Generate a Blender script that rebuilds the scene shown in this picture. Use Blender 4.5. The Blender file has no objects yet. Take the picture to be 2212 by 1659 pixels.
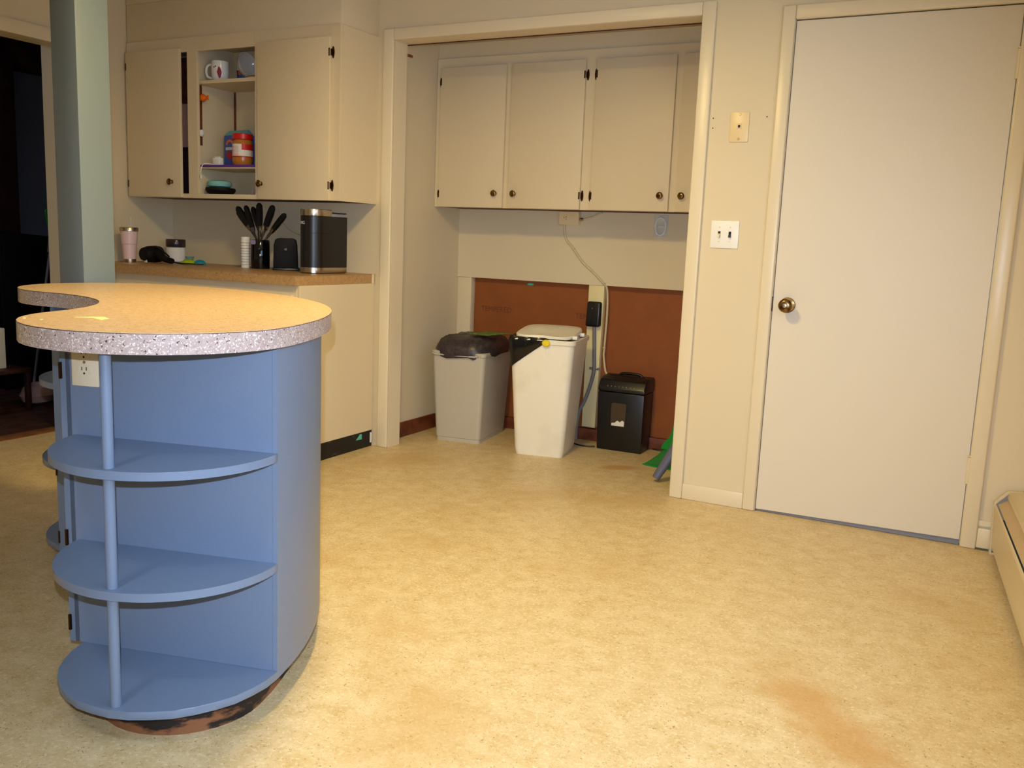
import bpy, bmesh, math, random
from mathutils import Vector, Matrix
random.seed(7)
C = bpy.context.scene.collection
SC = bpy.context.scene

# ------------------------------------------------------------------ camera, light, exposure
CAM = Vector((3.4338, -3.8767, 1.1245))
FW = Vector((-0.45643, 0.87571, -0.15784)); FW.normalize()
RT0 = Vector((math.cos(.4805), math.sin(.4805), 0))
UP0 = RT0.cross(FW)
RL = .0406
RT = RT0*math.cos(RL) + UP0*math.sin(RL)
UPV = -RT0*math.sin(RL) + UP0*math.cos(RL)
cd = bpy.data.cameras.new('camera'); cam = bpy.data.objects.new('camera', cd); C.objects.link(cam)
cd.sensor_width = 36; cd.lens = 1944.65*36/2212; cd.clip_start = .02
cam.matrix_world = Matrix((( RT.x, UPV.x, -FW.x, CAM.x), (RT.y, UPV.y, -FW.y, CAM.y), (RT.z, UPV.z, -FW.z, CAM.z), (0,0,0,1)))
SC.camera = cam
SC.view_settings.view_transform = 'Standard'; SC.view_settings.look = 'None'
SC.view_settings.gamma = 1; SC.view_settings.use_curve_mapping = False
SC.view_settings.exposure = 0.0
SKY = (.60, .84, 1.2, 1); SKYS = 5.2
w = bpy.data.worlds.new('world'); SC.world = w; w.use_nodes = True
w.node_tree.nodes['Background'].inputs[0].default_value = SKY
w.node_tree.nodes['Background'].inputs[1].default_value = SKYS

def area(name, loc, energy, color, size, rot=(0,0,0), spread=180):
    l = bpy.data.lights.new(name, 'AREA'); l.energy = energy; l.color = color; l.shape = 'DISK'; l.size = size
    l.spread = math.radians(spread)
    o = bpy.data.objects.new(name, l); C.objects.link(o); o.location = loc; o.rotation_euler = rot
    return o
# the camera's own flash, a little above and left of the lens
fl = bpy.data.lights.new('camera_flash', 'SPOT'); fl.energy = 222; fl.color = (.76, .87, 1.10)
fl.spot_size = math.radians(88); fl.spot_blend = 1; fl.shadow_soft_size = .008
flo = bpy.data.objects.new('camera_flash', fl); C.objects.link(flo)
flo.location = CAM + UPV*.09 - RT*.03 + FW*.03
flo.rotation_euler = (FW - UPV*.15 + RT*.05).to_track_quat('-Z', 'Y').to_euler()
area('hall_fill', (-2.2, -1.6, 2.38), 6, (.8, .86, 1), .3)                       # cool fill added to brighten the dark room, no lamp known there
# warm kitchen ceiling light and an added cool fill
WARM = (1, .66, .31)
area('ceiling_and_fill_light', (1.85, -1.75, 2.38), 45, (1, .74, .27), .32, spread=168)
area('ceiling_and_fill_light', (2.2, -3.9, 2.38), 9, (.88, .95, 1), .3, spread=160)  # weak fill added to brighten the near floor, no known fixture

# daylight through the window in the right wall: portal for the sky
pa = math.radians(4.9); PC = Vector((3.635, 0, 0)) + Vector((math.sin(pa), -math.cos(pa), 0))*2.5 + Vector((math.cos(pa), math.sin(pa), 0))*.13
po = bpy.data.lights.new('window_portal', 'AREA'); po.shape = 'RECTANGLE'; po.size = 1.98; po.size_y = 1.08; po.cycles.is_portal = True
poo = bpy.data.objects.new('window_portal', po); C.objects.link(poo); poo.location = (PC.x, PC.y, 1.53)
poo.rotation_euler = Vector((-math.cos(pa), -math.sin(pa), 0)).to_track_quat('-Z', 'Z').to_euler()

# ------------------------------------------------------------------ materials
def s2l(c):
    return tuple((x/12.92 if x <= .04045 else ((x+.055)/1.055)**2.4) for x in [v/255 for v in c])
class M:
    pass
def mat(name, rgb, rough=.5, metal=0, spec=.5, alpha=1, trans=0, noise=None, bump=None, coat=0, ior=None):
    m = bpy.data.materials.new(name); m.use_nodes = True
    nt = m.node_tree; b = nt.nodes['Principled BSDF']
    col = s2l(rgb)
    b.inputs['Base Color'].default_value = (*col, 1)
    b.inputs['Roughness'].default_value = rough; b.inputs['Metallic'].default_value = metal
    b.inputs['Specular IOR Level'].default_value = spec
    b.inputs['Alpha'].default_value = alpha; b.inputs['Transmission Weight'].default_value = trans
    b.inputs['Coat Weight'].default_value = coat
    if ior: b.inputs['IOR'].default_value = ior
    tc = None
    if noise or bump:
        tc = nt.nodes.new('ShaderNodeTexCoord')
    if noise:                                   # (scale, other rgb, lo, hi)
        n = nt.nodes.new('ShaderNodeTexNoise'); n.inputs['Scale'].default_value = noise[0]; n.inputs['Detail'].default_value = 5
        nt.links.new(tc.outputs['Object'], n.inputs['Vector'])
        r = nt.nodes.new('ShaderNodeMapRange'); r.inputs['From Min'].default_value = noise[2]; r.inputs['From Max'].default_value = noise[3]
        nt.links.new(n.outputs['Fac'], r.inputs['Value'])
        mx = nt.nodes.new('ShaderNodeMix'); mx.data_type = 'RGBA'
        mx.inputs['A'].default_value = (*col, 1); mx.inputs['B'].default_value = (*s2l(noise[1]), 1)
        nt.links.new(r.outputs['Result'], mx.inputs['Factor']); nt.links.new(mx.outputs['Result'], b.inputs['Base Color'])
    if bump:                                    # (scale, strength)
        n = nt.nodes.new('ShaderNodeTexNoise'); n.inputs['Scale'].default_value = bump[0]; n.inputs['Detail'].default_value = 3
        nt.links.new(tc.outputs['Object'], n.inputs['Vector'])
        bp = nt.nodes.new('ShaderNodeBump'); bp.inputs['Strength'].default_value = bump[1]; bp.inputs['Distance'].default_value = .004
        nt.links.new(n.outputs['Fac'], bp.inputs['Height']); nt.links.new(bp.outputs['Normal'], b.inputs['Normal'])
    return m
CREAM = (217, 202, 168)
M.wall = mat('wall_paint', CREAM, .55, bump=(200, .05))
M.trim = mat('trim_paint', (224, 210, 178), .32, bump=(120, .05))
M.cab = mat('cabinet_paint', (221, 204, 168), .42, bump=(160, .025))
M.door = mat('door_paint', (219, 209, 189), .45, bump=(140, .02))
M.ceil = mat('ceiling_paint', (225, 220, 208), .8)
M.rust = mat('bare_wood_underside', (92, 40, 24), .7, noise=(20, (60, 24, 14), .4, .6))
M.blue = mat('blue_paint', (111, 128, 152), .38, bump=(150, .08))
M.postb = mat('post_blue_grey_paint', (114, 128, 134), .5, bump=(150, .08))
M.blackp = mat('black_plastic', (18, 17, 18), .35)
M.blackm = mat('black_matte', (11, 10, 11), .6, spec=.22)
M.gloss = mat('glossy_black', (8, 8, 9), .08)
M.chrome = mat('chrome', (215, 205, 190), .18, 1)
M.steel = mat('brushed_steel', (190, 178, 160), .3, 1)
M.brass = mat('antique_brass', (150, 122, 78), .28, 1, noise=(60, (90, 66, 38), .4, .62))
M.hinge = mat('dark_bronze_hinge', (74, 52, 34), .35, 1)
M.ivory = mat('ivory_plastic', (232, 208, 158), .35)
M.almond = mat('almond_plastic', (226, 214, 182), .35)
M.whitep = mat('white_plastic', (238, 236, 226), .35)
M.slot = mat('dark_slot', (20, 18, 18), .7)
M.navy = mat('dark_navy_plastic', (34, 34, 62), .4)
M.hard = mat('hardboard', (144, 78, 26), .62, noise=(9, (136, 72, 24), .35, .68), bump=(300, .08))
M.ink = mat('faded_stamp_ink', (104, 54, 26), .8)
M.redwood = mat('stained_wood', (122, 62, 34), .5, noise=(14, (84, 38, 20), .35, .65))
M.gbin = mat('grey_bin_plastic', (186, 179, 162), .42, bump=(240, .05))
M.wbin = mat('white_bin_plastic', (240, 235, 216), .36, noise=(5, (228, 220, 198), .5, .75))
M.bag = mat('black_bag_film', (16, 15, 16), .22, bump=(26, .5))
M.bagd = mat('dark_purple_brown_bag_film', (62, 52, 56), .4, bump=(34, .5), noise=(60, (44, 36, 38), .4, .6))
M.yellow = mat('yellow_plastic', (232, 206, 40), .4)
M.greenl = mat('green_leaf', (70, 110, 34), .5, noise=(50, (120, 150, 70), .45, .7))
M.green = mat('green_plastic', (10, 128, 44), .35)
M.greent = mat('clear_green_plastic', (20, 120, 50), .2, alpha=.75)
M.slate = mat('slate_blue_rubber', (92, 96, 118), .55)
M.conduit = mat('grey_conduit', (122, 118, 118), .45)
M.cable = mat('cream_cable', (204, 190, 150), .45)
M.stud = mat('cream_stud_board', (228, 214, 160), .55, noise=(14, (196, 180, 120), .62, .72))
M.clear = mat('clear_plastic', (235, 238, 235), .08, alpha=.28)
M.pane = mat('window_glass', (255, 255, 255), .02, alpha=.08)
M.film = mat('clear_bag_film', (225, 220, 210), .12, alpha=.34, bump=(30, .8))
M.pink = mat('pale_pink_enamel', (226, 196, 194), .35)
M.lid = mat('dark_plum_lid', (52, 34, 44), .25)
M.paper = mat('white_paper', (226, 222, 212), .7)
M.lime = mat('lime_plastic', (168, 196, 30), .35)
M.teal = mat('teal_plastic', (20, 140, 160), .35)
M.tealpaint = mat('teal_paint', (86, 190, 164), .6)
M.purple = mat('purple_foam', (92, 40, 150), .7)
M.red = mat('red_plastic', (200, 20, 20), .35)
M.redlab = mat('red_label', (196, 24, 24), .5)
M.peanut = mat('peanut_butter', (178, 112, 40), .25)
M.bbox = mat('blue_carton', (64, 92, 176), .5)
M.sky = mat('light_blue_ceramic', (90, 180, 200), .3)
M.orange = mat('orange_plastic', (236, 110, 14), .4)
M.ceram = mat('white_ceramic', (232, 230, 226), .14)
M.lav = mat('lavender_plastic', (150, 140, 178), .4)
M.heat = mat('heater_enamel', (214, 198, 166), .42, bump=(100, .06))
M.heatd = mat('dusty_heater_louvre', (190, 164, 128), .6, noise=(6, (160, 132, 100), .45, .7))
M.darkgap = mat('dark_gap', (26, 22, 26), .9)
M.mold = mat('greenish_metal', (70, 82, 66), .6)
M.sweep = mat('blue_grey_sweep', (124, 126, 138), .5)
M.dwood = mat('dark_brown_wood', (70, 40, 28), .5, noise=(10, (48, 26, 18), .4, .65))
M.hall = mat('hallway_grey_paint', (126, 128, 140), .7)
M.hallc = mat('hallway_ceiling', (170, 172, 176), .8)
M.thr = mat('worn_wood_threshold', (140, 92, 48), .5, noise=(12, (110, 66, 32), .4, .65))
M.heart = mat('dark_red_print', (140, 14, 44), .4)
M.scrap = mat('pale_yellow_paper', (250, 232, 150), .7)
M.skin = mat('pale_pink_cloth', (186, 150, 142), .8)

def node_mat(name): 
    m = bpy.data.materials.new(name); m.use_nodes = True
    return m, m.node_tree, m.node_tree.nodes['Principled BSDF']
def add(nt, t, **k):
    n = nt.nodes.new(t)
    for a, v in k.items():
        if a in n.inputs: n.inputs[a].default_value = v
        else: setattr(n, a, v)
    return n
def mixc(nt, a, b, fac):
    mx = add(nt, 'ShaderNodeMix', data_type='RGBA')
    for s, v in (('A', a), ('B', b)):
        if isinstance(v, tuple): mx.inputs[s].default_value = (*s2l(v), 1)
        else: nt.links.new(v, mx.inputs[s])
    if isinstance(fac, float): mx.inputs['Factor'].default_value = fac
    else: nt.links.new(fac, mx.inputs['Factor'])
    return mx.outputs['Result']
def noisef(nt, tc, scale, lo, hi, detail=4, rough=.5, dist=0):
    n = add(nt, 'ShaderNodeTexNoise', Scale=scale, Detail=detail, Roughness=rough, Distortion=dist)
    nt.links.new(tc.outputs['Object'], n.inputs['Vector'])
    r = add(nt, 'ShaderNodeMapRange'); r.inputs['From Min'].default_value = lo; r.inputs['From Max'].default_value = hi
    nt.links.new(n.outputs['Fac'], r.inputs['Value'])
    return r.outputs['Result']
def math2(nt, op, a, b):
    n = add(nt, 'ShaderNodeMath', operation=op)
    for i, v in enumerate((a, b)):
        if isinstance(v, (int, float)): n.inputs[i].default_value = v
        else: nt.links.new(v, n.inputs[i])
    return n.outputs[0]
def speckle(name, base, light, dark, pale, scale, rough=.3, dlo=.66, plo=.62):
    m, nt, b = node_mat(name); tc = add(nt, 'ShaderNodeTexCoord')
    c = mixc(nt, base, light, noisef(nt, tc, scale*.35, .35, .65))
    c = mixc(nt, c, pale, noisef(nt, tc, scale*1.3, plo, plo+.05, 2))
    c = mixc(nt, c, dark, noisef(nt, tc, scale*.9, dlo, dlo+.04, 2, .6))
    nt.links.new(c, b.inputs['Base Color']); b.inputs['Roughness'].default_value = rough
    return m
M.lam = speckle('tan_laminate', (205, 177, 144), (192, 162, 126), (150, 114, 80), (216, 190, 156), 130, .34, .62, .6)
M.lamb = speckle('tan_laminate_back_counter', (184, 146, 96), (170, 132, 84), (112, 80, 48), (204, 170, 120), 150, .38)
M.edge = speckle('grey_granite_edge_laminate', (184, 166, 158), (168, 150, 144), (70, 56, 52), (222, 214, 206), 190, .25, .64, .58)
# vinyl floor: mottled beige with fine brown flecks and two old stains
def floor_mat():
    m, nt, b = node_mat('mottled_vinyl'); tc = add(nt, 'ShaderNodeTexCoord')
    c = mixc(nt, (216, 196, 152), (193, 167, 114), noisef(nt, tc, 15, .34, .68, 8, .68))
    c = mixc(nt, c, (226, 209, 171), noisef(nt, tc, 95, .52, .74, 5))
    c = mixc(nt, c, (130, 102, 62), noisef(nt, tc, 120, .585, .68, 4, .65, 1.8))
    c = mixc(nt, c, (186, 148, 84), noisef(nt, tc, 1.6, .55, .9, 3))
    sx = add(nt, 'ShaderNodeSeparateXYZ'); nt.links.new(tc.outputs['Object'], sx.inputs[0])
    nz = noisef(nt, tc, 9, .2, .8, 5)
    def blob(cx, cy, rx, ry, ang, edge):
        dx = math2(nt, 'SUBTRACT', sx.outputs['X'], cx); dy = math2(nt, 'SUBTRACT', sx.outputs['Y'], cy)
        ca, sa = math.cos(ang), math.sin(ang)
        u = math2(nt, 'DIVIDE', math2(nt, 'ADD', math2(nt, 'MULTIPLY', dx, ca), math2(nt, 'MULTIPLY', dy, sa)), rx)
        v = math2(nt, 'DIVIDE', math2(nt, 'SUBTRACT', math2(nt, 'MULTIPLY', dy, ca), math2(nt, 'MULTIPLY', dx, sa)), ry)
        r2 = math2(nt, 'ADD', math2(nt, 'MULTIPLY', u, u), math2(nt, 'MULTIPLY', v, v))
        r2 = math2(nt, 'ADD', r2, math2(nt, 'MULTIPLY', nz, edge))
        mr = add(nt, 'ShaderNodeMapRange'); mr.inputs['From Min'].default_value = 1.9; mr.inputs['From Max'].default_value = .7
        nt.links.new(r2, mr.inputs['Value']); return mr.outputs['Result']
    f = blob(3.15, -1.64, .15, .095, -.9, 1.2)
    f = math2(nt, 'MAXIMUM', f, blob(3.25, -1.77, .15, .12, -.7, 1.2))
    f = math2(nt, 'MULTIPLY', f, .62)
    c = mixc(nt, c, (188, 140, 74), f)
    f2 = math2(nt, 'MULTIPLY', blob(1.86, .345, .10, .055, .6, 1.0), .55)
    c = mixc(nt, c, (186, 122, 34), f2)
    nt.links.new(c, b.inputs['Base Color']); b.inputs['Roughness'].default_value = .42
    n = add(nt, 'ShaderNodeTexNoise', Scale=120, Detail=3); nt.links.new(tc.outputs['Object'], n.inputs['Vector'])
    bp = add(nt, 'ShaderNodeBump', Strength=.12, Distance=.003); nt.links.new(n.outputs['Fac'], bp.inputs['Height']); nt.links.new(bp.outputs['Normal'], b.inputs['Normal'])
    return m
M.floor = floor_mat()
def scuff(name, black, brown, lo, hi, scale, stretch, wear=0):
    m, nt, b = node_mat(name); tc = add(nt, 'ShaderNodeTexCoord')
    mp = add(nt, 'ShaderNodeMapping'); mp.inputs['Scale'].default_value = stretch; nt.links.new(tc.outputs['Object'], mp.inputs['Vector'])
    n = add(nt, 'ShaderNodeTexNoise', Scale=scale, Detail=6, Roughness=.6); nt.links.new(mp.outputs[0], n.inputs['Vector'])
    r = add(nt, 'ShaderNodeMapRange'); r.inputs['From Min'].default_value = lo; r.inputs['From Max'].default_value = hi
    sz = add(nt, 'ShaderNodeSeparateXYZ'); nt.links.new(tc.outputs['Object'], sz.inputs[0])
    zz = math2(nt, 'MULTIPLY', math2(nt, 'SUBTRACT', .034, sz.outputs['Z']), wear)
    nt.links.new(math2(nt, 'ADD', n.outputs['Fac'], zz), r.inputs['Value'])
    nt.links.new(mixc(nt, black, brown, r.outputs['Result']), b.inputs['Base Color']); b.inputs['Roughness'].default_value = .6
    return m
M.kick = scuff('scuffed_black_over_wood', (20, 15, 14), (132, 86, 54), .52, .60, 7, (1, 1, 3), 3.2)
M.kick2 = scuff('scuffed_black_toe_kick', (20, 15, 15), (92, 78, 66), .62, .7, 9, (2, 1, 4))

# ------------------------------------------------------------------ mesh builder
class MB:
    def __init__(s): s.bm = bmesh.new()
    def _bev(s, verts, b, seg):
        if b > 0:
            es = {e for v in verts for e in v.link_edges}
            bmesh.ops.bevel(s.bm, geom=list(es), offset=b, segments=seg, profile=.5, affect='EDGES', clamp_overlap=True)
    def box(s, x0, x1, y0, y1, z0, z1, b=0, seg=2):
        vs = [s.bm.verts.new((x, y, z)) for x in (x0, x1) for y in (y0, y1) for z in (z0, z1)]
        for f in ((0,1,3,2), (4,6,7,5), (0,4,5,1), (2,3,7,6), (0,2,6,4), (1,5,7,3)):
            s.bm.faces.new([vs[i] for i in f])
        s._bev(vs, b, seg); return s
    def hexa(s, bot, top, b=0, seg=2):          # four bottom points, four top points
        vs = [s.bm.verts.new(p) for p in list(bot)+list(top)]
        n = len(bot)
        s.bm.faces.new(vs[:n][::-1]); s.bm.faces.new(vs[n:])
        for i in range(n): s.bm.faces.new((vs[i], vs[(i+1) % n], vs[n+(i+1) % n], vs[n+i]))
        s._bev(vs, b, seg); return s
    def prism(s, poly, z0, z1, b=0, seg=2): return s.hexa([(x, y, z0) for x, y in poly], [(x, y, z1) for x, y in poly], b, seg)
    def extr(s, poly, axis, a0, a1, b=0, seg=2):  # poly in the plane normal to axis
        f = {'x': lambda p, a: (a, p[0], p[1]), 'y': lambda p, a: (p[0], a, p[1])}[axis]
        return s.hexa([f(p, a0) for p in poly], [f(p, a1) for p in poly], b, seg)
    def lathe(s, prof, c=(0,0,0), n=28, axis='z', sx=1, sy=1, rot=None):
        rings = []
        for r, h in prof:
            ring = []
            for i in range(n):
                a = 2*math.pi*i/n
                p = Vector((r*math.cos(a)*sx, r*math.sin(a)*sy, h))
                if axis == 'y': p = Vector((p.x, -p.z, p.y))     # axis runs towards -y
                if axis == 'x': p = Vector((p.z, p.x, p.y))
                if rot: p = rot @ p
                ring.append(s.bm.verts.new(p + Vector(c)))
            rings.append(ring)
        for a, b in zip(rings, rings[1:]):
            for i in range(n): s.bm.faces.new((a[i], a[(i+1) % n], b[(i+1) % n], b[i]))
        s.bm.faces.new(rings[0][::-1]); s.bm.faces.new(rings[-1]); return s
    def loft(s, rings, cap=True):
        rs = [[s.bm.verts.new(p) for p in r] for r in rings]; n = len(rs[0])
        for a, b in zip(rs, rs[1:]):
            for i in range(n): s.bm.faces.new((a[i], a[(i+1) % n], b[(i+1) % n], b[i]))
        if cap: s.bm.faces.new(rs[0][::-1]); s.bm.faces.new(rs[-1])
        return s
    def tube(s, pts, r, n=10, smooth=3, flat=1):
        P = [Vector(p) for p in pts]
        if smooth and len(P) > 2:
            Q = []
            for i in range(len(P)-1):
                p0, p1, p2, p3 = P[max(i-1, 0)], P[i], P[i+1], P[min(i+2, len(P)-1)]
                for k in range(smooth+1):
                    t = k/(smooth+1)
                    Q.append(.5*((2*p1) + (p2-p0)*t + (2*p0-5*p1+4*p2-p3)*t*t + (3*p1-p0-3*p2+p3)*t**3))
            Q.append(P[-1]); P = Q
        rad = r if isinstance(r, (list, tuple)) else None
        rings = []; prev = None
        for i, p in enumerate(P):
            t = (P[min(i+1, len(P)-1)] - P[max(i-1, 0)]).normalized()
            u = t.cross(Vector((0, 0, 1)) if abs(t.z) < .9 else Vector((1, 0, 0))) if prev is None else prev - t*prev.dot(t)
            u.normalize(); prev = u; v = t.cross(u)
            f = i/(len(P)-1); rr = r if rad is None else rad[0]+(rad[1]-rad[0])*f
            rings.append([p + u*rr*math.cos(2*math.pi*k/n) + v*rr*flat*math.sin(2*math.pi*k/n) for k in range(n)])
        return s.loft(rings)
    def build(s, name, m, parent=None, off=(0,0,0), smooth=40):
        bmesh.ops.recalc_face_normals(s.bm, faces=s.bm.faces[:])
        if off != (0,0,0): bmesh.ops.translate(s.bm, verts=s.bm.verts[:], vec=-Vector(off))
        me = bpy.data.meshes.new(name); s.bm.to_mesh(me); s.bm.free()
        me.materials.append(m)
        if smooth:
            for p in me.polygons: p.use_smooth = True
            me.set_sharp_from_angle(angle=math.radians(smooth))
        o = bpy.data.objects.new(name, me); C.objects.link(o)
        if parent: o.parent = parent
        return o
def tag(o, label, cat, group=None):
    o['label'] = label; o['category'] = cat
    if group: o['group'] = group
    return o
class Thing:
    """an Empty at the thing's base; parts are given in world coordinates unless local"""
    def __init__(s, name, label, cat, loc=(0,0,0), rotz=0, group=None, local=False):
        s.e = bpy.data.objects.new(name, None); C.objects.link(s.e); s.e.empty_display_size = .05
        s.e.location = loc; s.e.rotation_euler = (0, 0, rotz); tag(s.e, label, cat, group)
        s.off = (0,0,0) if local else tuple(loc)
    def part(s, name, mb, m, parent=None, label=None, smooth=40, kind=None):
        o = mb.build(name, m, parent or s.e, s.off, smooth)
        if label: o['label'] = label
        if kind: o['kind'] = kind
        return o
def struct(name, mb, m, parent=None, smooth=40):
    o = mb.build(name, m, parent, smooth=smooth)
    if not parent: o['kind'] = 'structure'
    return o
def text_mesh(body, size, depth=.0004):
    cu = bpy.data.curves.new('lettering', 'FONT'); cu.body = body; cu.size = size; cu.extrude = depth; cu.align_x = 'CENTER'; cu.align_y = 'CENTER'
    ob = bpy.data.objects.new('lettering', cu); C.objects.link(ob)
    dg = bpy.context.evaluated_depsgraph_get()
    me = bpy.data.meshes.new_from_object(ob.evaluated_get(dg))
    bpy.data.objects.remove(ob); bpy.data.curves.remove(cu)
    return me
def text_part(name, body, size, m, fn, parent):
    me = text_mesh(body, size)
    for v in me.vertices: v.co = Vector(fn(v.co.x, v.co.y, v.co.z))
    me.materials.clear(); me.materials.append(m)
    o = bpy.data.objects.new(name, me); C.objects.link(o); o.parent = parent
    return o
def arc(cx, cy, r, a0, a1, n):
    return [(cx+r*math.cos(math.radians(a0+(a1-a0)*i/n)), cy+r*math.sin(math.radians(a0+(a1-a0)*i/n))) for i in range(n+1)]
def rrect(x0, x1, y0, y1, r, n=5):
    return (arc(x1-r, y0+r, r, -90, 0, n) + arc(x1-r, y1-r, r, 0, 90, n) + arc(x0+r, y1-r, r, 90, 180, n) + arc(x0+r, y0+r, r, 180, 270, n))

# ------------------------------------------------------------------ room shell
CZ = 2.42
ang = math.radians(4.9)                                         # the right wall stands 4.9 degrees out of square
RW = Vector((3.635, 0, 0)); RD = Vector((math.sin(ang), -math.cos(ang), 0)); RN = Vector((-math.cos(ang), -math.sin(ang), 0))
def rw(t, out, z): p = RW + RD*t + RN*out; return (p.x, p.y, z)
XB = -.911; XH = -1.031                                         # kitchen and hallway faces of the left wall
FRONT = -5.9
f = MB(); f.prism([(-.955, FRONT), (rw(5.95, 0, 0)[0]+.1, FRONT), (3.72, .0), (3.60, .12), (2.45, .12), (2.45, .98), (.50, .98), (.50, .1), (-.955, .1)], -.03, 0)
struct('floor', f, M.floor)
c = MB(); c.box(-1.031, 4.3, FRONT, 1.0, CZ, CZ+.05); struct('ceiling', c, M.ceil)
wa = MB()                                                       # back wall with the recess opening and the door hole
OX0, OX1, OZ = .6784, 2.2485, 2.0852; DX0, DX1, DZ = 2.6298, 3.4439, 2.045
wa.box(-1.031, OX0-.02, 0, .1057, 0, CZ); wa.box(OX0-.02, OX1+.02, 0, .1057, OZ+.02, CZ)
wa.box(OX1+.02, DX0-.02, 0, .1057, 0, CZ); wa.box(DX0-.02, DX1+.02, 0, .1057, DZ+.02, CZ); wa.box(DX1+.02, 3.80, 0, .1057, 0, CZ)
struct('wall_back', wa, M.wall)
al = MB(); al.box(.46, .581, .1057, .99, 0, CZ); struct('wall_recess_left', al, M.wall)
ar = MB(); ar.box(2.33, 2.45, .1057, .99, 0, CZ); struct('wall_recess_right', ar, M.wall)
ab = MB(); ab.box(.581, 2.33, .8265, .877, .894, CZ); ab.box(.581, .679, .8265, .877, 0, .894, .006, 2)
struct('wall_recess_back', ab, M.wall)
hb = struct('wall_recess_panel', MB().box(.66, 2.33, .877, .89, 0, .91), M.hard)
text_part('stamp', 'TEMPERED', .044, M.ink, lambda x, y, z: (.829+x, .8765-z*.5, .708+y), hb)
text_part('stamp', 'TEMPERED', .044, M.ink, lambda x, y, z: (1.452+x, .8765-z*.5, .708+y), hb)
b = MB(); b.lathe([(.001, .0), (.022, .0004), (.001, .0008)], (1.052, .8765, .872), 12, 'y', sy=.3); b.build('paint_smear', M.tealpaint, hb)
struct('baseboard_recess_back', MB().box(.679, 2.33, .845, .877, 0, .068, .004), M.redwood)
struct('baseboard_recess_left', MB().box(.581, .595, .125, .8265, 0, .085, .004), M.redwood)
wl = MB(); YJ = -.73; YJ2 = -1.75                               # left wall with the doorway to the dark room
wl.box(XH, XB, YJ, .0, 0, CZ); wl.box(XH, XB, YJ2, YJ, 2.02, CZ); wl.box(XH, XB, FRONT, YJ2, 0, CZ)
struct('wall_left', wl, M.wall)
wr = MB(); 
WT0, WT1, WZ0, WZ1 = 1.5, 3.5, .98, 2.08                       # window over the heater, out of frame
def rwbox(mb, t0, t1, o0, o1, z0, z1): return mb.prism([rw(t0, o0, 0)[:2], rw(t1, o0, 0)[:2], rw(t1, o1, 0)[:2], rw(t0, o1, 0)[:2]], z0, z1)
rwbox(wr, -.3, WT0, 0, -.12, 0, CZ); rwbox(wr, WT1, 6.2, 0, -.12, 0, CZ); rwbox(wr, WT0, WT1, 0, -.12, 0, WZ0); rwbox(wr, WT0, WT1, 0, -.12, WZ1, CZ)
struct('wall_right', wr, M.wall)
wf = MB()
for t0, t1 in ((WT0, WT0+.05), (2.475, 2.525), (WT1-.05, WT1)): rwbox(wf, t0, t1, -.03, -.09, WZ0, WZ1)
for z0, z1 in ((WZ0, WZ0+.05), (WZ1-.05, WZ1)): rwbox(wf, WT0+.05, WT1-.05, -.031, -.089, z0, z1)
win1 = struct('window_1', wf, M.trim)
for t0, t1 in ((WT0+.05, 2.475), (2.525, WT1-.05)): rwbox(MB(), t0, t1, -.055, -.06, WZ0+.05, WZ1-.05).build('pane', M.pane, win1)
struct('wall_front', MB().box(-1.031, 4.3, FRONT-.1, FRONT, 0, CZ), M.wall)
# casings
CT = -.018
t = MB()                                                        # recess casing: two legs, head, deep jambs
t.box(.6143, OX0, CT, 0, 0, 2.1407, .006, 3); struct('trim_1', t, M.trim)
t = MB(); t.box(OX1, 2.3065, CT, 0, 0, 2.1407, .006, 3); struct('trim_2', t, M.trim)
t = MB(); t.box(OX0, OX1, CT, 0, OZ, 2.1407, .006, 3); struct('trim_3', t, M.trim)
t = MB(); t.box(OX0-.02, OX0, 0, .1057, 0, OZ+.02); struct('trim_4', t, M.trim)
t = MB(); t.box(OX1, OX1+.02, 0, .1057, 0, OZ+.02); struct('trim_5', t, M.trim)
t = MB(); t.box(OX0, OX1, 0, .1057, OZ, OZ+.02); hd = struct('trim_6', t, M.trim)
MB().box(OX0, OX1, .1057, .112, OZ-.004, OZ+.012).build('raw_edge', M.rust, hd)
t = MB(); t.box(2.5806, 2.6328, CT, 0, 0, 2.098, .007, 3); struct('trim_7', t, M.trim)
t = MB(); t.box(3.4409, 3.4971, CT, 0, 0, 2.098, .007, 3); struct('trim_8', t, M.trim)
t = MB(); t.box(2.6328, 3.4409, CT, 0, 2.042, 2.098, .007, 3); struct('trim_9', t, M.trim)
t = MB(); t.box(XB, XB+.018, YJ2-.06, YJ, 2.02, 2.088, .004); struct('trim_10', t, M.trim)
t = MB(); t.box(XB, XB+.018, YJ, YJ+.06, 0, 2.088, .004); struct('trim_11', t, M.trim)
struct('baseboard_back', MB().box(2.3065, 2.5806, -.013, 0, 0, .071, .004), M.trim)
bb = struct('baseboard_right', MB().box(3.4971, 3.56, -.013, 0, .008, .087, .003), M.trim)
MB().box(3.4971, 3.56, -.011, 0, 0, .008).build('caulk_line', M.mold, bb)
MB().box(3.4971, 3.56, -.008, 0, .096, .118).build('cap_strip', M.trim, bb)
# small nail holes in the back wall
wb = bpy.data.objects['wall_back']
for x, z in ((2.323, 1.668), (2.324, 1.627), (2.548, 1.668)):
    MB().lathe([(.0028, 0), (.002, .0006)], (x, 0, z), 8, 'y').build('nail_hole', M.slot, wb)
# painted wooden pegs of the old sliding door at the head of the recess
for nm, x in (('left', .6784), ('right', 2.2485)):
    s_ = 1 if nm == 'left' else -1
    tag(MB().box(min(x, x+s_*.012), max(x, x+s_*.012), .1057, .14, 2.028, 2.04, .002).build('wooden_peg', M.redwood),
        'small bare wood peg at the top %s of the recess jamb' % nm, 'peg')

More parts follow.
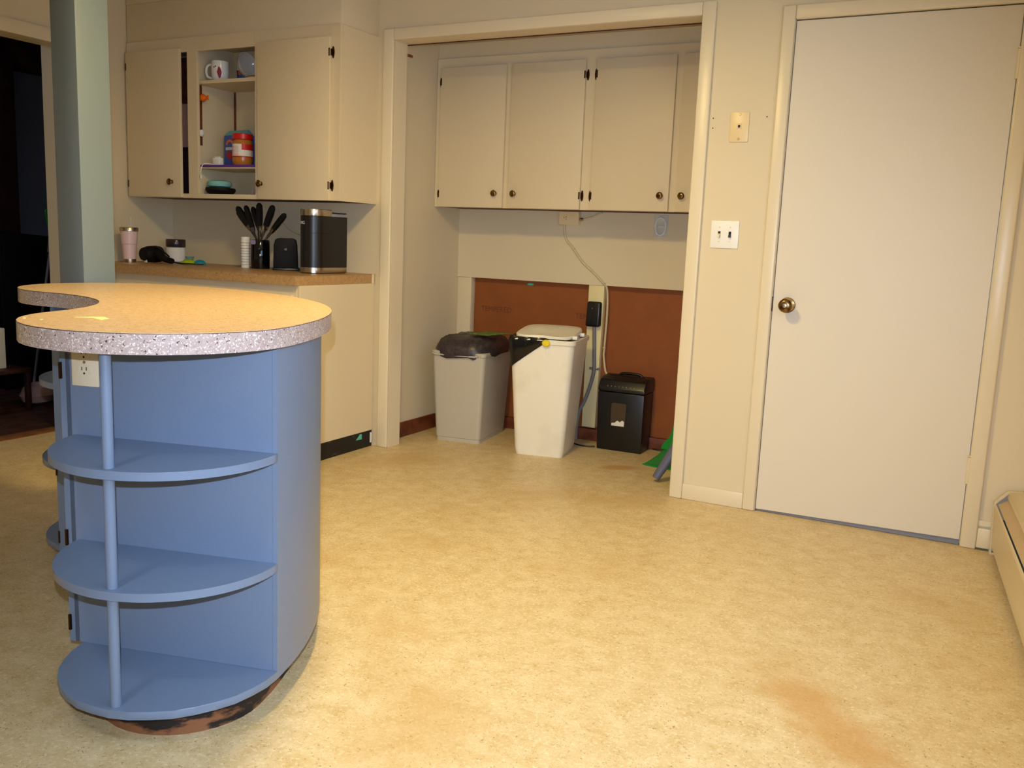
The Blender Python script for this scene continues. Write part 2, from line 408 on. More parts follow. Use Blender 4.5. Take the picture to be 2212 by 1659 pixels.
# door to the right
t = MB(); t.box(DX0-.02, DX0+.004, 0, .1057, 0, DZ+.02); t.box(DX1-.004, DX1+.02, 0, .1057, 0, DZ+.02); t.box(DX0, DX1, 0, .1057, DZ-.002, DZ+.02)
t.box(DX0, DX0+.016, .037, .05, 0, DZ); t.box(DX1-.016, DX1, .037, .05, 0, DZ); t.box(DX0, DX1, .037, .05, DZ-.016, DZ)
struct('trim_16', t, M.trim)
struct('light_block_behind_door', MB().box(DX0-.02, DX1+.02, .094, .1057, 0, DZ+.02), M.darkgap)  # unseen dark panel added to stop light leaking round the door
door = struct('door_1', MB().hexa([(2.6358, .0, .009), (3.4379, .0, .024), (3.4379, .036, .024), (2.6358, .036, .009)],
              [(2.6358, .0, 2.039), (3.4379, .0, 2.039), (3.4379, .036, 2.039), (2.6358, .036, 2.039)], .0015, 1), M.door)
MB().hexa([(2.64, .006, .002), (3.436, .006, .002), (3.436, .03, .002), (2.64, .03, .002)],
          [(2.64, .006, .010), (3.436, .006, .026), (3.436, .03, .026), (2.64, .03, .010)]).build('door_sweep', M.sweep, door)
MB().hexa([(2.95, -.0015, .018), (3.434, -.0015, .026), (3.434, .001, .026), (2.95, .001, .018)],
          [(2.95, -.0015, .026), (3.434, -.0015, .046), (3.434, .001, .046), (2.95, .001, .026)], .0005, 1).build('draught_strip', M.door, door)
for z in (1.83, .308):
    h = MB(); h.lathe([(.0065, 0), (.0065, .105)], (3.4392, -.009, z-.052), 12); h.lathe([(.0035, 0), (.008, .003), (.008, .006), (.0035, .008)], (3.4392, -.009, z+.053), 10)
    h.box(3.4292, 3.436, -.003, .001, z-.052, z+.053)
    h.build('hinge', M.trim, door)
k = MB(); k.lathe([(.0305, 0), (.0325, .004), (.030, .009), (.018, .012), (.0135, .02), (.0135, .03), (.020, .036), (.0265, .046), (.0275, .056), (.022, .062), (.015, .064)], (2.697, 0, .902), 32, 'y')
kn = k.build('door_knob', M.brass, door)
MB().lathe([(.0085, 0), (.0085, .004), (.004, .005)], (2.697, -.0625, .902), 16, 'y').build('key_cylinder', M.steel, kn)
MB().box(2.6328, 2.6365, -.003, .02, .872, .934).build('strike_plate', M.hinge, door)

# ------------------------------------------------------------------ dark room beyond the doorway
fh = struct('floor_hallway', MB().box(-4.2, -.955, -3.2, 2.2, -.034, -.006), M.dwood)
MB().box(-1.06, -.955, YJ2, YJ, -.006, .004, .002).build('threshold', M.thr, fh)
x = -1.062; i = 0
while x > -3.0:
    MB().box(x-.116, x-.003, -3.1, 2.1, -.006, 0, .0012, 1).build('plank', M.dwood, fh); x -= .119
hx = -3.0
struct('wall_hallway_back', MB().box(hx-.1, hx, -3.2, 2.2, 0, CZ), M.hall)
struct('wall_hallway_left', MB().box(-4.2, XH, -3.3, -3.2, 0, CZ), M.hall)
struct('wall_hallway_right', MB().box(-4.2, XH, 2.2, 2.3, 0, CZ), M.hall)
struct('wall_hallway_front', MB().box(XH, XB, .1057, 2.3, 0, CZ), M.hall)
struct('ceiling_hallway', MB().box(-4.2, XH, -3.2, 2.2, CZ, CZ+.05), M.hallc)
struct('trim_12', MB().box(hx, hx+.16, .20, 2.2, 2.19, 2.40, .006), M.dwood)
t = Thing('wardrobe', 'tall dark brown wooden wardrobe at the left edge of the dark room', 'wardrobe', (-2.75, -.06, 0))
t.part('body', MB().box(hx+.01, -2.68, -.9, .22, 0, 2.24, .004), M.dwood)
for y0, y1 in ((-.885, -.345), (-.335, .205)): t.part('door', MB().box(-2.68, -2.66, y0, y1, .05, 2.2, .003), M.dwood)
t = Thing('black_cabinet', 'black cabinet with flat top standing in the dark room', 'cabinet', (-2.42, .05, 0))
t.part('body', MB().hexa([(-2.6, -.15, 0), (-2.3, -.19, 0), (-2.3, .45, 0), (-2.6, .45, 0)], [(-2.6, -.15, 1.05), (-2.3, -.19, 1.05), (-2.3, .45, 1.0), (-2.6, .45, 1.0)], .015), M.blackm)
for y0, y1 in ((-.17, .12), (.13, .44)): t.part('door', MB().box(-2.3, -2.285, y0, y1, .06, .96, .003), M.blackm)
t = Thing('grabber_pole', 'thin grey pole with a green loop handle beside black cabinet', 'pole', (-2.15, -.02, 0))
t.part('shaft', MB().tube([(-2.16, -.09, .01), (-2.15, .028, .723), (-2.15, .066, .93)], .009, smooth=0), M.conduit)
t.part('collar', MB().tube([(-2.15, .062, .92), (-2.15, .078, 1.03)], .015, smooth=0), M.conduit)
t.part('loop_handle', MB().tube([(-2.15, .078, 1.03), (-2.15, .055, 1.12), (-2.15, .048, 1.19), (-2.15, .075, 1.185), (-2.15, .125, 1.10), (-2.15, .105, 1.04), (-2.15, .078, 1.03)], .008, 8, 2), M.green)
t = Thing('low_bench', 'low dark bench with thin legs under the white carton', 'bench', (-1.78, -.78, 0))
t.part('top', MB().box(-1.95, -1.60, -1.25, -.47, .225, .25, .004), M.dwood)
for px, py in ((-1.93, -1.23), (-1.62, -1.23), (-1.93, -.49), (-1.62, -.49)): t.part('leg', MB().box(px-.014, px+.014, py-.014, py+.014, 0, .225, .002), M.dwood)
t = Thing('carton', 'white cardboard carton with black markings on the low bench', 'box', (-1.78, -.68, .25))
t.part('body', MB().box(-1.90, -1.685, -.84, -.575, .25, .49, .004), M.paper)
for q in range(3): t.part('marking', MB().box(-1.685, -1.6845, -.79, -.64, .43+q*.014, .438+q*.014), M.ink)
t.part('marking', MB().box(-1.685, -1.6845, -.665, -.645, .29, .40), M.ink)
t = tag(MB().lathe([(.03, 0), (.09, .02), (.11, .06), (.085, .11), (.03, .135)], (-1.72, -.36, 0), 18, sx=.8).build('cloth_bundle', M.skin), 'pale pinkish cloth bundle on the dark room floor', 'cloth')
t.location = (0, 0, 0)
tag(MB().prism([(-1.72+.06*(1 if k % 2 else .4)*math.cos(k*math.pi/5), -.80+.06*(1 if k % 2 else .4)*math.sin(k*math.pi/5)) for k in range(10)], 0, .03, .003).build('star_toy', M.yellow), 'small dull yellow star on the floor under the bench', 'toy')

# ------------------------------------------------------------------ kidney island
O = (.985, -2.635)
A0, A1 = 15.3, 97.0
def pol(r, a): return (O[0]+r*math.cos(math.radians(a)), O[1]+r*math.sin(math.radians(a)))
def kidney(rin, rout, n=24, m=18):
    rm, rl = (rin+rout)/2, (rout-rin)/2
    ca, cb = pol(rm, A0), pol(rm, A1)
    return (arc(*O, rout, A0, A1, n) + arc(*cb, rl, A1, A1+180, m)[1:-1] + arc(*O, rin, A1, A0, n) + arc(*ca, rl, A0+180, A0+360, m)[1:-1])
RI, RO, RM, RS = .545, 1.093, .831, .2645
isl = Thing('kitchen_island', 'blue kidney shaped kitchen island with open curved end shelves', 'island', (1.45, -2.05, 0))
isl.part('toe_kick', MB().prism(kidney(.66, 1.048), 0, .071), M.kick, label='scuffed black and bare wood base of the island')
isl.part('bottom_shelf', MB().prism(kidney(RI+.0215, RO), .071, .090, .0015, 1), M.blue)
def ring_wall(r0, r1, a0, a1, z0, z1, n=24):
    return MB().prism(arc(*O, r1, a0, a1, n)+arc(*O, r0, a1, a0, n), z0, z1)
isl.part('curved_panel', ring_wall(RO-.012, RO, A0, A1, .0905, .869, 36), M.blue)
isl.part('inner_panel', ring_wall(RI, RI+.012, A0, A1, .0905, .869, 30), M.blue)
am = (A0+A1)/2
for a0, a1 in ((A0+.9, am-.3), (am+.3, A1-.9)):
    d = isl.part('door', ring_wall(RI-.018, RI-.001, a0, a1, .10, .86, 16), M.blue)
    aa = a0+1.6 if a0 > am else a1-1.6
    kp = pol(RI-.03, aa)
    MB().lathe([(.006, -.012), (.008, 0), (.013, .008), (.009, .014)], (kp[0]-1.45, kp[1]+2.05, .55), 14).build('knob', M.brass, d)
    ah = a0+.2 if a0 < am else a1-.2
    for z in (.775, .36, .14):
        hp = pol(RI-.012, ah-(1.0 if a0 < am else -1.0))
        MB().box(hp[0]-1.45-.003, hp[0]-1.45+.003, hp[1]+2.05-.006, hp[1]+2.05+.003, z-.02, z+.02).build('hinge', M.hinge, d)
for a, tq in ((A0, -1), (A1, 1)):
    nrm = (math.sin(math.radians(a))*-tq*-1*-1, math.cos(math.radians(a))*tq)      # outward normal of the end panel
    nrm = (-math.sin(math.radians(a))*tq, math.cos(math.radians(a))*tq)
    p0, p1 = pol(RI-.016, a), pol(RO-.0125, a)
    q = lambda p, dd: (p[0]+nrm[0]*dd, p[1]+nrm[1]*dd)
    isl.part('end_panel', MB().prism([p0, p1, q(p1, -.016), q(p0, -.016)], .0905, .869), M.blue)
    ca = pol(RM, a)
    s0 = a+180 if tq < 0 else a
    for z in (.359, .622):
        isl.part('shelf', MB().prism(arc(*ca, RS, s0, s0+180, 40), z-.019, z, .0015, 1), M.blue)
    rd = pol(RM, a); rr = q(pol(RM-.01+.03, a), .248) if False else None
    rp = q(pol(RM+.045, a), .252-.0) if tq > 0 else None
    rp = (1.855, -2.649) if tq < 0 else (q(pol(RM+.045, A1), .238)[0], q(pol(RM+.045, A1), .238)[1])
    rp = (rp[0], rp[1])
    for z0, z1 in ((.0905, .340), (.3595, .603), (.6225, .869)):
        isl.part('rod', MB().lathe([(.0115, z0), (.0115, z1)], (rp[0], rp[1], 0), 20), M.blue)
# outlet on the near end panel
d_ = Vector((math.cos(math.radians(A0)), math.sin(math.radians(A0)), 0)); n_ = Vector((d_.y, -d_.x, 0)); ctr = Vector((*pol(RM, A0), 0))
def ep(s_, out, z): p = ctr + d_*s_ + n_*out; return (p.x, p.y, z)
def epbox(s0, s1, o0, o1, z0, z1, b=0):
    return MB().hexa([ep(s0, o0, z0), ep(s1, o0, z0), ep(s1, o1, z0), ep(s0, o1, z0)], [ep(s0, o0, z1), ep(s1, o0, z1), ep(s1, o1, z1), ep(s0, o1, z1)], b, 2)
SO = -.229
pl = isl.part('outlet_plate', epbox(SO-.036, SO+.036, 0, .006, .7415, .857, .002), M.almond, label='almond coloured outlet cover plate')
def ellip(s0, z0, rs, rz, o0, o1, n=20):
    return MB().hexa([ep(s0+rs*math.cos(2*math.pi*i/n), o0, z0+rz*math.sin(2*math.pi*i/n)) for i in range(n)], [ep(s0+rs*math.cos(2*math.pi*i/n), o1, z0+rz*math.sin(2*math.pi*i/n)) for i in range(n)])
for z in (.780, .819):
    isl.part('receptacle', ellip(SO, z, .0165, .0145, .006, .0078), M.almond, pl)
    for ds in (-.006, .006): isl.part('slot', epbox(SO+ds-.001, SO+ds+.001, .0078, .0082, z+.0, z+.0085), M.slot, pl)
    isl.part('slot', ellip(SO, z-.007, .0026, .0026, .0078, .0082, 10), M.slot, pl)
isl.part('screw', ellip(SO, .7995, .0035, .0035, .006, .0072, 12), M.steel, pl)

KC = Thing('island_countertop', 'kidney shaped tan laminate countertop with speckled grey edge on the blue island', 'countertop', (1.4, -2.1, .87))
KC.part('edge_band', MB().prism(kidney(.5135, 1.1195), .870, .9115), M.edge, label='grey and white speckled edge band')
KC.part('seam', MB().prism(kidney(.5145, 1.1185), .9115, .9128), M.dwood)
KC.part('top', MB().prism(kidney(.5135, 1.1195), .9128, .914, .0004, 1), M.lam)
tag(MB().prism([(1.628, -2.548), (1.66, -2.528), (1.712, -2.545), (1.70, -2.515), (1.66, -2.495), (1.64, -2.512)], .9141, .9145).build('paper_scrap', M.scrap), 'torn pale yellow paper scrap on the island countertop', 'paper')
for x, y, wh in ((1.585, -2.639, 'nearer the tip'), (1.63, -2.63, 'farther from the tip')):
    tag(MB().lathe([(.004, 0), (.003, .001)], (x, y, .9141), 8).build('crumb', M.scrap), 'tiny pale crumb on the island countertop, %s' % wh, 'crumb', 'crumbs on the island countertop')

# square post behind the island
P = Thing('support_post', 'tall square pale blue grey post behind the island', 'post', (.51, -1.67, 0))
P.part('shaft', MB().box(.452, .584, -1.737, -1.605, 0, CZ-.001, .003), M.postb)

# ------------------------------------------------------------------ cabinet hardware
def hinge_part(T, par, x, y, z, lr):
    """antique hinge: oval leaf on the face frame, small leaf wrapped on the door"""
    h = MB()
    n = 12
    pts = [(x+.008*lr+.0075*math.cos(2*math.pi*i/n), z+.0285*math.sin(2*math.pi*i/n)) for i in range(n)]
    h.extr(pts, 'y', y-.004, y, .0008, 1)
    h.box(min(x, x-lr*.007), max(x, x-lr*.007), y-.0205, y-.016, z-.019, z+.019, .0015, 1)
    h.lathe([(.004, 0), (.004, .03)], (x+.001*lr, y-.008, z-.015), 8)
    return T.part('hinge', h, M.hinge, par)
def cab_knob(T, par, x, y, z):
    k = MB(); k.lathe([(.011, 0), (.009, .004), (.007, .010), (.010, .014), (.0165, .018), (.0175, .022), (.014, .026), (.006, .0275)], (x, y, z), 24, 'y')
    return T.part('knob', k, M.brass, par)

# upper cabinet on the left, its middle door missing
yf = -.306
L = Thing('upper_cabinet', 'cream painted upper cabinet with an open doorless middle, above the back counter', 'cabinet', (-.16, -.15, 1.28))
bx = MB()
bx.box(-.905, -.89, yf+.018, -.0005, 1.2795, 2.1075); bx.box(.563, .578, yf+.018, -.0005, 1.2795, 2.1075)
bx.box(-.418, -.402, yf+.018, -.0085, 1.3015, 2.0845); bx.box(.055, .071, yf+.018, -.0085, 1.3015, 2.0845)
bx.box(-.889, .562, -.008, -.001, 1.2885, 2.1); bx.box(-.889, .562, yf+.019, -.0085, 2.085, 2.1); bx.box(-.889, .562, yf+.019, -.0085, 1.2885, 1.301)
L.part('body', bx, M.cab)
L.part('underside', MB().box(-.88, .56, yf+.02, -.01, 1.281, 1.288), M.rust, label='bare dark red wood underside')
ff = MB()
for x0, x1 in ((-.905, -.862), (-.443, -.372), (.034, .075), (.515, .578)): ff.box(x0, x1, yf, yf+.018, 1.279, 2.108, .001, 1)
for x0, x1, z0, z1 in ((-.862, -.443, 2.036, 2.108), (-.372, .034, 2.036, 2.108), (.075, .515, 2.036, 2.108), (-.862, -.443, 1.279, 1.302), (-.372, .034, 1.279, 1.302), (.075, .515, 1.279, 1.302)): ff.box(x0, x1, yf, yf+.018, z0, z1)
L.part('face_frame', ff, M.cab)
d1 = L.part('door', MB().box(-.893, -.482, yf-.019, yf-.001, 1.282, 2.052, .002), M.cab)
d2 = L.part('door', MB().box(.066, .527, yf-.019, yf-.001, 1.279, 2.049, .002), M.cab)
cab_knob(L, d1, -.549, yf-.019, 1.362); cab_knob(L, d2, .091, yf-.019, 1.357)
for z in (1.978, 1.352):
    hinge_part(L, d1, -.894, yf, z, -1); hinge_part(L, d2, .528, yf, z, 1)
L.part('shelf', MB().box(-.4015, .0545, yf+.022, -.009, 1.873, 1.891, .001, 1), M.cab)
L.part('shelf', MB().box(-.4015, .0545, -.285, -.009, 1.436, 1.443, .001, 1), M.cab)
L.part('shelf_mat', MB().box(-.398, .05, -.290, -.03, 1.443, 1.455, .002), M.purple, label='purple foam shelf liner')
for y in (-.255,):
    L.part('shelf_track', MB().box(-.402, -.398, y-.008, y+.008, 1.56, 1.872), M.redwood)
L.part('shelf_track', MB().box(-.401, -.388, -.013, -.009, 1.56, 1.872), M.redwood)
struct('trim_13', MB().box(-.905, .575, yf+.006, -.001, 2.1085, 2.306, .002), M.wall)       # soffit over the left cabinet
struct('trim_14', MB().box(-.905, .575, yf+.006, -.001, 2.3065, CZ, .002), M.wall)

# upper cabinet in the recess: four doors
yc = .5432
U = Thing('upper_cabinet', 'cream painted four door upper cabinet inside the recess', 'cabinet', (1.45, .68, 1.294))
U.part('body', MB().box(.583, 2.328, yc+.018, .825, 1.302, 2.10), M.cab)
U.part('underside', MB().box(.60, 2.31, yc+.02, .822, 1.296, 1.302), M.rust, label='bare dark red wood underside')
U.part('face_frame', MB().box(.583, 2.328, yc, yc+.018, 1.294, 2.102, .001, 1), M.cab)
for x0, x1, hs, kx in ((.618, 1.030, -1, .987), (1.066, 1.491, 1, 1.105), (1.552, 1.973, -1, 1.934), (2.008, 2.30, 1, 2.044)):
    dd = U.part('door', MB().box(x0, x1, yc-.019, yc-.001, 1.2955, 2.05, .002), M.cab)
    cab_knob(U, dd, kx, yc-.019, 1.372)
    for z in (1.976, 1.367): hinge_part(U, dd, x0 if hs < 0 else x1, yc, z, hs)
struct('trim_15', MB().box(.582, 2.329, yc+.012, .826, 2.1025, CZ-.001), M.wall)            # soffit over the recess cabinet

# base cabinet and back counter
B = Thing('base_cabinet', 'cream painted base cabinet under the back counter', 'cabinet', (-.15, -.3, 0))
B.part('body', MB().box(-.905, .567, -.578, -.002, .088, .872), M.cab)
B.part('side_panel', MB().box(.567, .584, -.596, -.0185, .0875, .872, .001, 1), M.cab)
B.part('face_frame', MB().box(-.905, .567, -.596, -.578, .0875, .872, .001, 1), M.cab)
B.part('toe_kick', MB().box(-.905, .583, -.545, -.0195, 0, .0870), M.kick2, label='scuffed black toe kick')
B.part('paint_patch', MB().extr([(-.155, .052), (-.105, .050), (-.105, .078), (-.12, .080)], 'x', .583, .5836), M.tealpaint, label='teal paint left on toe kick')
B.part('filler_strip', MB().box(.583, .586, -.034, -.022, .02, .075), M.whitep)
for x0, x1 in ((-.89, -.41), (-.395, .07), (.085, .55)):
    dr = B.part('drawer', MB().box(x0, x1, -.615, -.597, .70, .828, .002), M.cab); cab_knob(B, dr, (x0+x1)/2, -.615, .764)
    dd = B.part('door', MB().box(x0, x1, -.615, -.597, .12, .685, .002), M.cab); cab_knob(B, dd, x1-.04, -.615, .62)
W = Thing('back_counter', 'tan speckled laminate counter on the cream base cabinet', 'countertop', (-.15, -.3, .872))
W.part('slab', MB().box(-.91, .578, -.6215, -.002, .8725, .9172), M.lamb)
W.part('top', MB().box(-.91, .580, -.6233, -.002, .9172, .9187, .0003, 1), M.lamb)
W.part('caulk', MB().box(.578, .586, -.030, -.020, .872, .9187), M.almond)

# ------------------------------------------------------------------ things on the back counter
CTZ = .9190
t = Thing('tumbler', 'pale pink tumbler with shiny metal rim at the left end of the back counter', 'tumbler', (-.783, -.42, CTZ), local=True)
t.part('body', MB().lathe([(.033, .018), (.036, .06), (.0375, .095), (.038, .098), (.0405, .100), (.043, .13), (.0445, .168)], n=32), M.pink)
t.part('base_ring', MB().lathe([(.032, 0), (.0325, .003), (.0328, .018)], n=32), M.steel)
t.part('rim', MB().lathe([(.045, .168), (.0485, .170), (.0485, .188), (.047, .190)], n=32), M.steel)
t.part('lid', MB().lathe([(.046, .190), (.043, .193), (.015, .194)], n=24), M.clear)
t.part('straw', MB().tube([(.012, 0, .17), (.016, .0, .245)], .0035, smooth=0), M.clear)
t = Thing('hair_dryer', 'black round hair dryer with folded handle and white tag on the counter', 'hair dryer', (-.65, -.33, CTZ), local=True)
t.part('barrel', MB().lathe([(.030, -.055), (.044, -.045), (.047, -.01), (.044, .03), (.036, .06), (.034, .065)], (-.055, 0, .0475), 24, 'y'), M.blackm)
t.part('handle', MB().tube([(-.02, -.01, .055), (.02, -.012, .04), (.055, -.014, .026), (.10, -.015, .018), (.115, -.015, .017)], [.024, .016], 12, 2, .9), M.blackm)
t.part('cord_loop', MB().tube([(-.03, .0, .092), (.01, -.01, .082), (.05, -.012, .062), (.085, -.01, .04)], .0045, 8, 3), M.blackp)
t.part('cord', MB().tube([(.11, -.01, .012), (.16, .0, .006), (.21, .03, .006), (.25, .08, .005)], .004, 8, 3), M.blackp)
t.part('tag', MB().hexa([(-.052, -.060, .003), (-.028, -.062, .003), (-.028, -.0605, .003), (-.052, -.0585, .003)], [(-.058, -.052, .045), (-.046, -.052, .045), (-.046, -.0505, .045), (-.058, -.0505, .045)]), M.paper)
t = Thing('storage_jar', 'squat clear jar with plum lid and white label, behind the hair dryer', 'jar', (-.758, -.12, CTZ), local=True)
t.part('body', MB().lathe([(.048, 0), (.052, .004), (.052, .085), (.049, .088)], n=32), M.clear)
t.part('label', MB().lathe([(.0522, .006), (.0526, .007), (.0526, .083), (.0522, .084)], n=32), M.paper)
t.part('lid', MB().lathe([(.053, .088), (.055, .091), (.055, .128), (.052, .132), (.01, .133)], n=32), M.lid)
for nm, lab, x, y, m, s_ in (('plastic_egg', 'lime green plastic egg half on the back counter', -.525, -.24, M.lime, 1.12), ('plastic_egg', 'teal plastic egg half beside the lime green one', -.46, -.22, M.teal, .88)):
    tag(MB().lathe([(.036*s_, 0), (.0355*s_, .006), (.031*s_, .015), (.021*s_, .023), (.008*s_, .0265)], n=20, sx=1.15).build(nm, m), lab, 'egg', 'plastic egg halves on the back counter').location = (x, y, CTZ)
t = tag(MB().lathe([(.020, 0), (.022, .004), (.018, .012), (.025, .035), (.024, .036), (.015, .014), (.003, .013)], n=18).build('glass_cup', mat('aqua_glass', (120, 170, 170), .1, alpha=.5)), 'tiny aqua glass cup behind the lime plastic egg', 'cup'); t.location = (-.69, -.08, CTZ)
# knife holder and its knives
kb = Thing('knife_holder', 'round glossy black knife holder on the back counter', 'knife block', (-.035, -.20, CTZ), local=True)
kb.part('body', MB().lathe([(.048, 0), (.050, .004), (.050, .148), (.047, .152), (.043, .152), (.043, .14)], n=36), M.gloss)
kb.part('insert', MB().lathe([(.0425, .10), (.0425, .135)], n=30), M.blackm)
kb.part('plate', MB().extr(rrect(-.016, .016, .128, .150, .006), 'y', -.0525, -.0498), M.lav)
ktop = [(-.226, 1.221, -.17), (-.169, 1.241, -.23), (-.135, 1.244, -.15), (-.099, 1.248, -.24), (-.049, 1.265, -.19), (-.007, 1.261, -.23), (.067, 1.253, -.21), (.114, 1.213, -.17)]
kbot = [(-.095, 1.075, -.18), (-.078, 1.09, -.215), (-.068, 1.09, -.165), (-.058, 1.09, -.225), (-.040, 1.09, -.20), (-.018, 1.09, -.225), (.004, 1.09, -.21), (.020, 1.085, -.18)]
kl = ['outermost left, leaning furthest left', 'second from left, broad handled', 'third from left, slim', 'fourth from left, near the front', 'tallest in the middle', 'right of the tallest one', 'second from right, broad and leaning', 'outermost right, leaning right']
for i, ((x, z, y), (bx_, bz, by)) in enumerate(zip(ktop, kbot)):
    T_ = Vector((x, y, z)); B_ = Vector((-.035+(bx_+.035)*.66, -.20+(by+.20)*.9, bz+.006)); u = (T_-B_).normalized()
    Lh = .118 if i not in (0, 7) else .112
    s_ = T_ - u*Lh
    sd = Vector((u.z, 0, -u.x)).normalized(); dp = u.cross(sd)
    th = Thing('knife', 'black handled knife in the round holder, %s' % kl[i], 'knife', tuple(B_), 0, 'knives in the round holder')
    def sec(p, a, b_): return [p+sd*a-dp*b_, p+sd*a+dp*b_, p-sd*a+dp*b_, p-sd*a-dp*b_]
    wd = .0165 if i in (1, 4, 6) else .0135
    th.part('handle', MB().loft([sec(s_, wd*.8, .008), sec(s_+u*Lh*.25, wd*.92, .009), sec(s_+u*Lh*.6, wd, .009), sec(s_+u*Lh*.9, wd*.85, .008), sec(T_, wd*.35, .005)]), M.blackp, smooth=60)
    th.part('bolster', MB().loft([sec(s_-u*.022, wd*.62, .006), sec(s_, wd*.78, .0075)]), M.chrome)
    th.part('blade', MB().loft([sec(B_-u*.045, .004, .0008), sec(s_-u*.022, wd*.55, .0012)]), M.chrome)
t = Thing('scissors', 'kitchen scissors hanging at the left of the knife holder', 'scissors', (-.17, -.155, .955))
for z in (1.062, 0.998): t.part('finger_ring', MB().tube([(-.185+.016*math.cos(a*math.pi/4), -.155, z+.018*math.sin(a*math.pi/4)) for a in range(9)], .0035, 6, 1), M.redwood)
t.part('blade', MB().tube([(-.183, -.155, 1.044), (-.168, -.158, .93)], [.004, .003], 6, 0), M.steel)
t.part('stand', MB().box(-.19, -.15, -.165, -.145, .9190, .926, .002), M.blackp)
t.e.location = (-.17, -.155, .919)
for ch in t.e.children: ch.location = (0, 0, .036)
t = Thing('shaker_can', 'slim white can with grey print beside the knife holder', 'can', (-.125, -.215, CTZ), local=True)
t.part('body', MB().lathe([(.022, 0), (.0235, .003), (.0235, .15), (.022, .153)], n=28), M.paper)
t.part('top', MB().lathe([(.0225, .153), (.024, .155), (.024, .163), (.021, .165), (.01, .166)], n=28), M.whitep)
for q in range(9): t.part('print_line', MB().lathe([(.0235, .016+q*.0145), (.0237, .0164+q*.0145), (.0237, .0178+q*.0145), (.0235, .0182+q*.0145)], n=28), M.conduit)
t = Thing('toaster', 'black boxy toaster between the knife holder and the coffee maker', 'toaster', (.118, -.17, CTZ), math.radians(40), local=True)
t.part('shell', MB().extr([(-.062, .012), (.062, .012), (.058, .13), (.052, .158), (.04, .166), (-.04, .166), (-.052, .158), (-.060, .13)], 'y', -.085, .085, .004), M.blackm)
t.part('base', MB().box(-.066, .070, -.090, .090, 0, .012, .004), M.blackp)
for x in (-.028, .018): t.part('slot', MB().box(x, x+.012, -.065, .065, .1655, .1668), M.slot)
t.part('lever', MB().box(-.012, .012, -.097, -.084, .10, .116, .003), M.blackp)
# coffee maker
kx, ky = .411, -.235
t = Thing('coffee_maker', 'slim black coffee maker with chrome top and base on the back counter', 'coffee maker', (kx, ky, CTZ), local=True)
def kplan(w_, y0, y1, g=0):
    r = w_
    return arc(0, y0+r, r-g, 180, 360, 18) + [(w_-g, y1-g), (-w_+g, y1-g)]
t.part('base', MB().prism(kplan(.064, -.125, .125), .004, .030, .001, 1), M.steel)
t.part('foot', MB().prism(kplan(.064, -.125, .125, .005), 0, .004), M.blackp)
t.part('housing', MB().prism(kplan(.0635, -.1245, .125), .030, .285), M.blackp)
t.part('seam', MB().prism(kplan(.0638, -.1248, .0), .198, .2005), M.slot)
t.part('top', MB().prism(kplan(.0645, -.1255, .005), .285, .318, .003, 2), M.steel)
t.part('reservoir', MB().box(-.058, .058, .012, .122, .268, .300, .003), M.clear)
t.part('reservoir_lid', MB().box(-.060, .060, .008, .125, .300, .306, .002), M.blackp)
t.part('drip_tray', MB().prism(arc(0, -.075, .05, 180, 360, 14)+[(.05, -.06), (-.05, -.06)], .030, .036), M.blackp)
hs = bpy.data.objects  # lettering bent round the front
def bend(x, y, z):
    a = math.radians(-90-34) + x/.0637
    return (.0637*math.cos(a)+z*.3*math.cos(a), -.125+.0635+.0637*math.sin(a)+z*.3*math.sin(a), .249+y)
text_part('lettering', 'KEURIG', .021, M.whitep, bend, t.e)
tag(MB().tube([(.33, -.13, 1.10), (.20, -.06, 1.09), (.05, -.02, 1.115), (-.02, -.015, 1.15), (-.06, -.012, 1.20), (-.075, -.012, 1.28)], .003, 8, 3).build('power_cord', M.cable), 'thin cream cord rising from behind coffee maker to the cabinet', 'cord')

# ------------------------------------------------------------------ things in the open cabinet
sz = 1.8912
t = Thing('mug', 'white mug with a red heart print on the top cabinet shelf', 'mug', (-.312, -.20, sz+.0004), local=True)
t.part('cup', MB().lathe([(.030, 0), (.037, .006), (.044, .026), (.046, .06), (.045, .106), (.0425, .106), (.042, .06), (.04, .02), (.01, .012)], n=32), M.ceram)
t.part('handle', MB().tube([(-.039, -.018, .092), (-.060, -.03, .082), (-.066, -.034, .052), (-.058, -.03, .026), (-.037, -.018, .02)], .007, 10, 3), M.ceram)
hp_ = ((-1.15, .046), (-.95, .076), (-.75, .068), (-.6, .046), (-.72, .02), (-.9, .014))
t.part('print', MB().loft([[Vector((rr*math.cos(a), rr*math.sin(a), z)) for a, z in hp_] for rr in (.0452, .0472)]), M.heart)
for a, z in ((-1.5, .072), (-1.3, .076)): t.part('dot', MB().lathe([(.004, 0), (.003, .0008)], (.0462*math.cos(a), .0462*math.sin(a)+.0005, z), 10, 'y'), M.slot)
t = Thing('paper_cup', 'blue cup with an orange print beside the white mug', 'cup', (-.262, -.085, sz+.0004), local=True)
t.part('body', MB().lathe([(.028, 0), (.034, .11), (.032, .11), (.026, .004)], n=24), M.bbox)
t.part('band', MB().lathe([(.0335, .075), (.0345, .075), (.0352, .11), (.0342, .112)], n=24), M.ceram)
t.part('print', MB().lathe([(.001, 0), (.014, .0006), (.001, .001)], (.010, -.0315, .066), 12, 'y', sy=1.3), M.orange)
t = Thing('bowl', 'white bowl tipped on its side beside the blue cup', 'bowl', (-.165, -.13, sz+.0004), local=True)
R_ = Matrix.Rotation(math.radians(74), 3, 'Y') @ Matrix.Rotation(math.radians(0), 3, 'X')
t.part('shell', MB().lathe([(.03, 0), (.034, .003), (.060, .022), (.073, .05), (.0705, .05), (.057, .024), (.03, .006)], (-.055, 0, .078), 32, 'z', rot=R_), M.ceram)
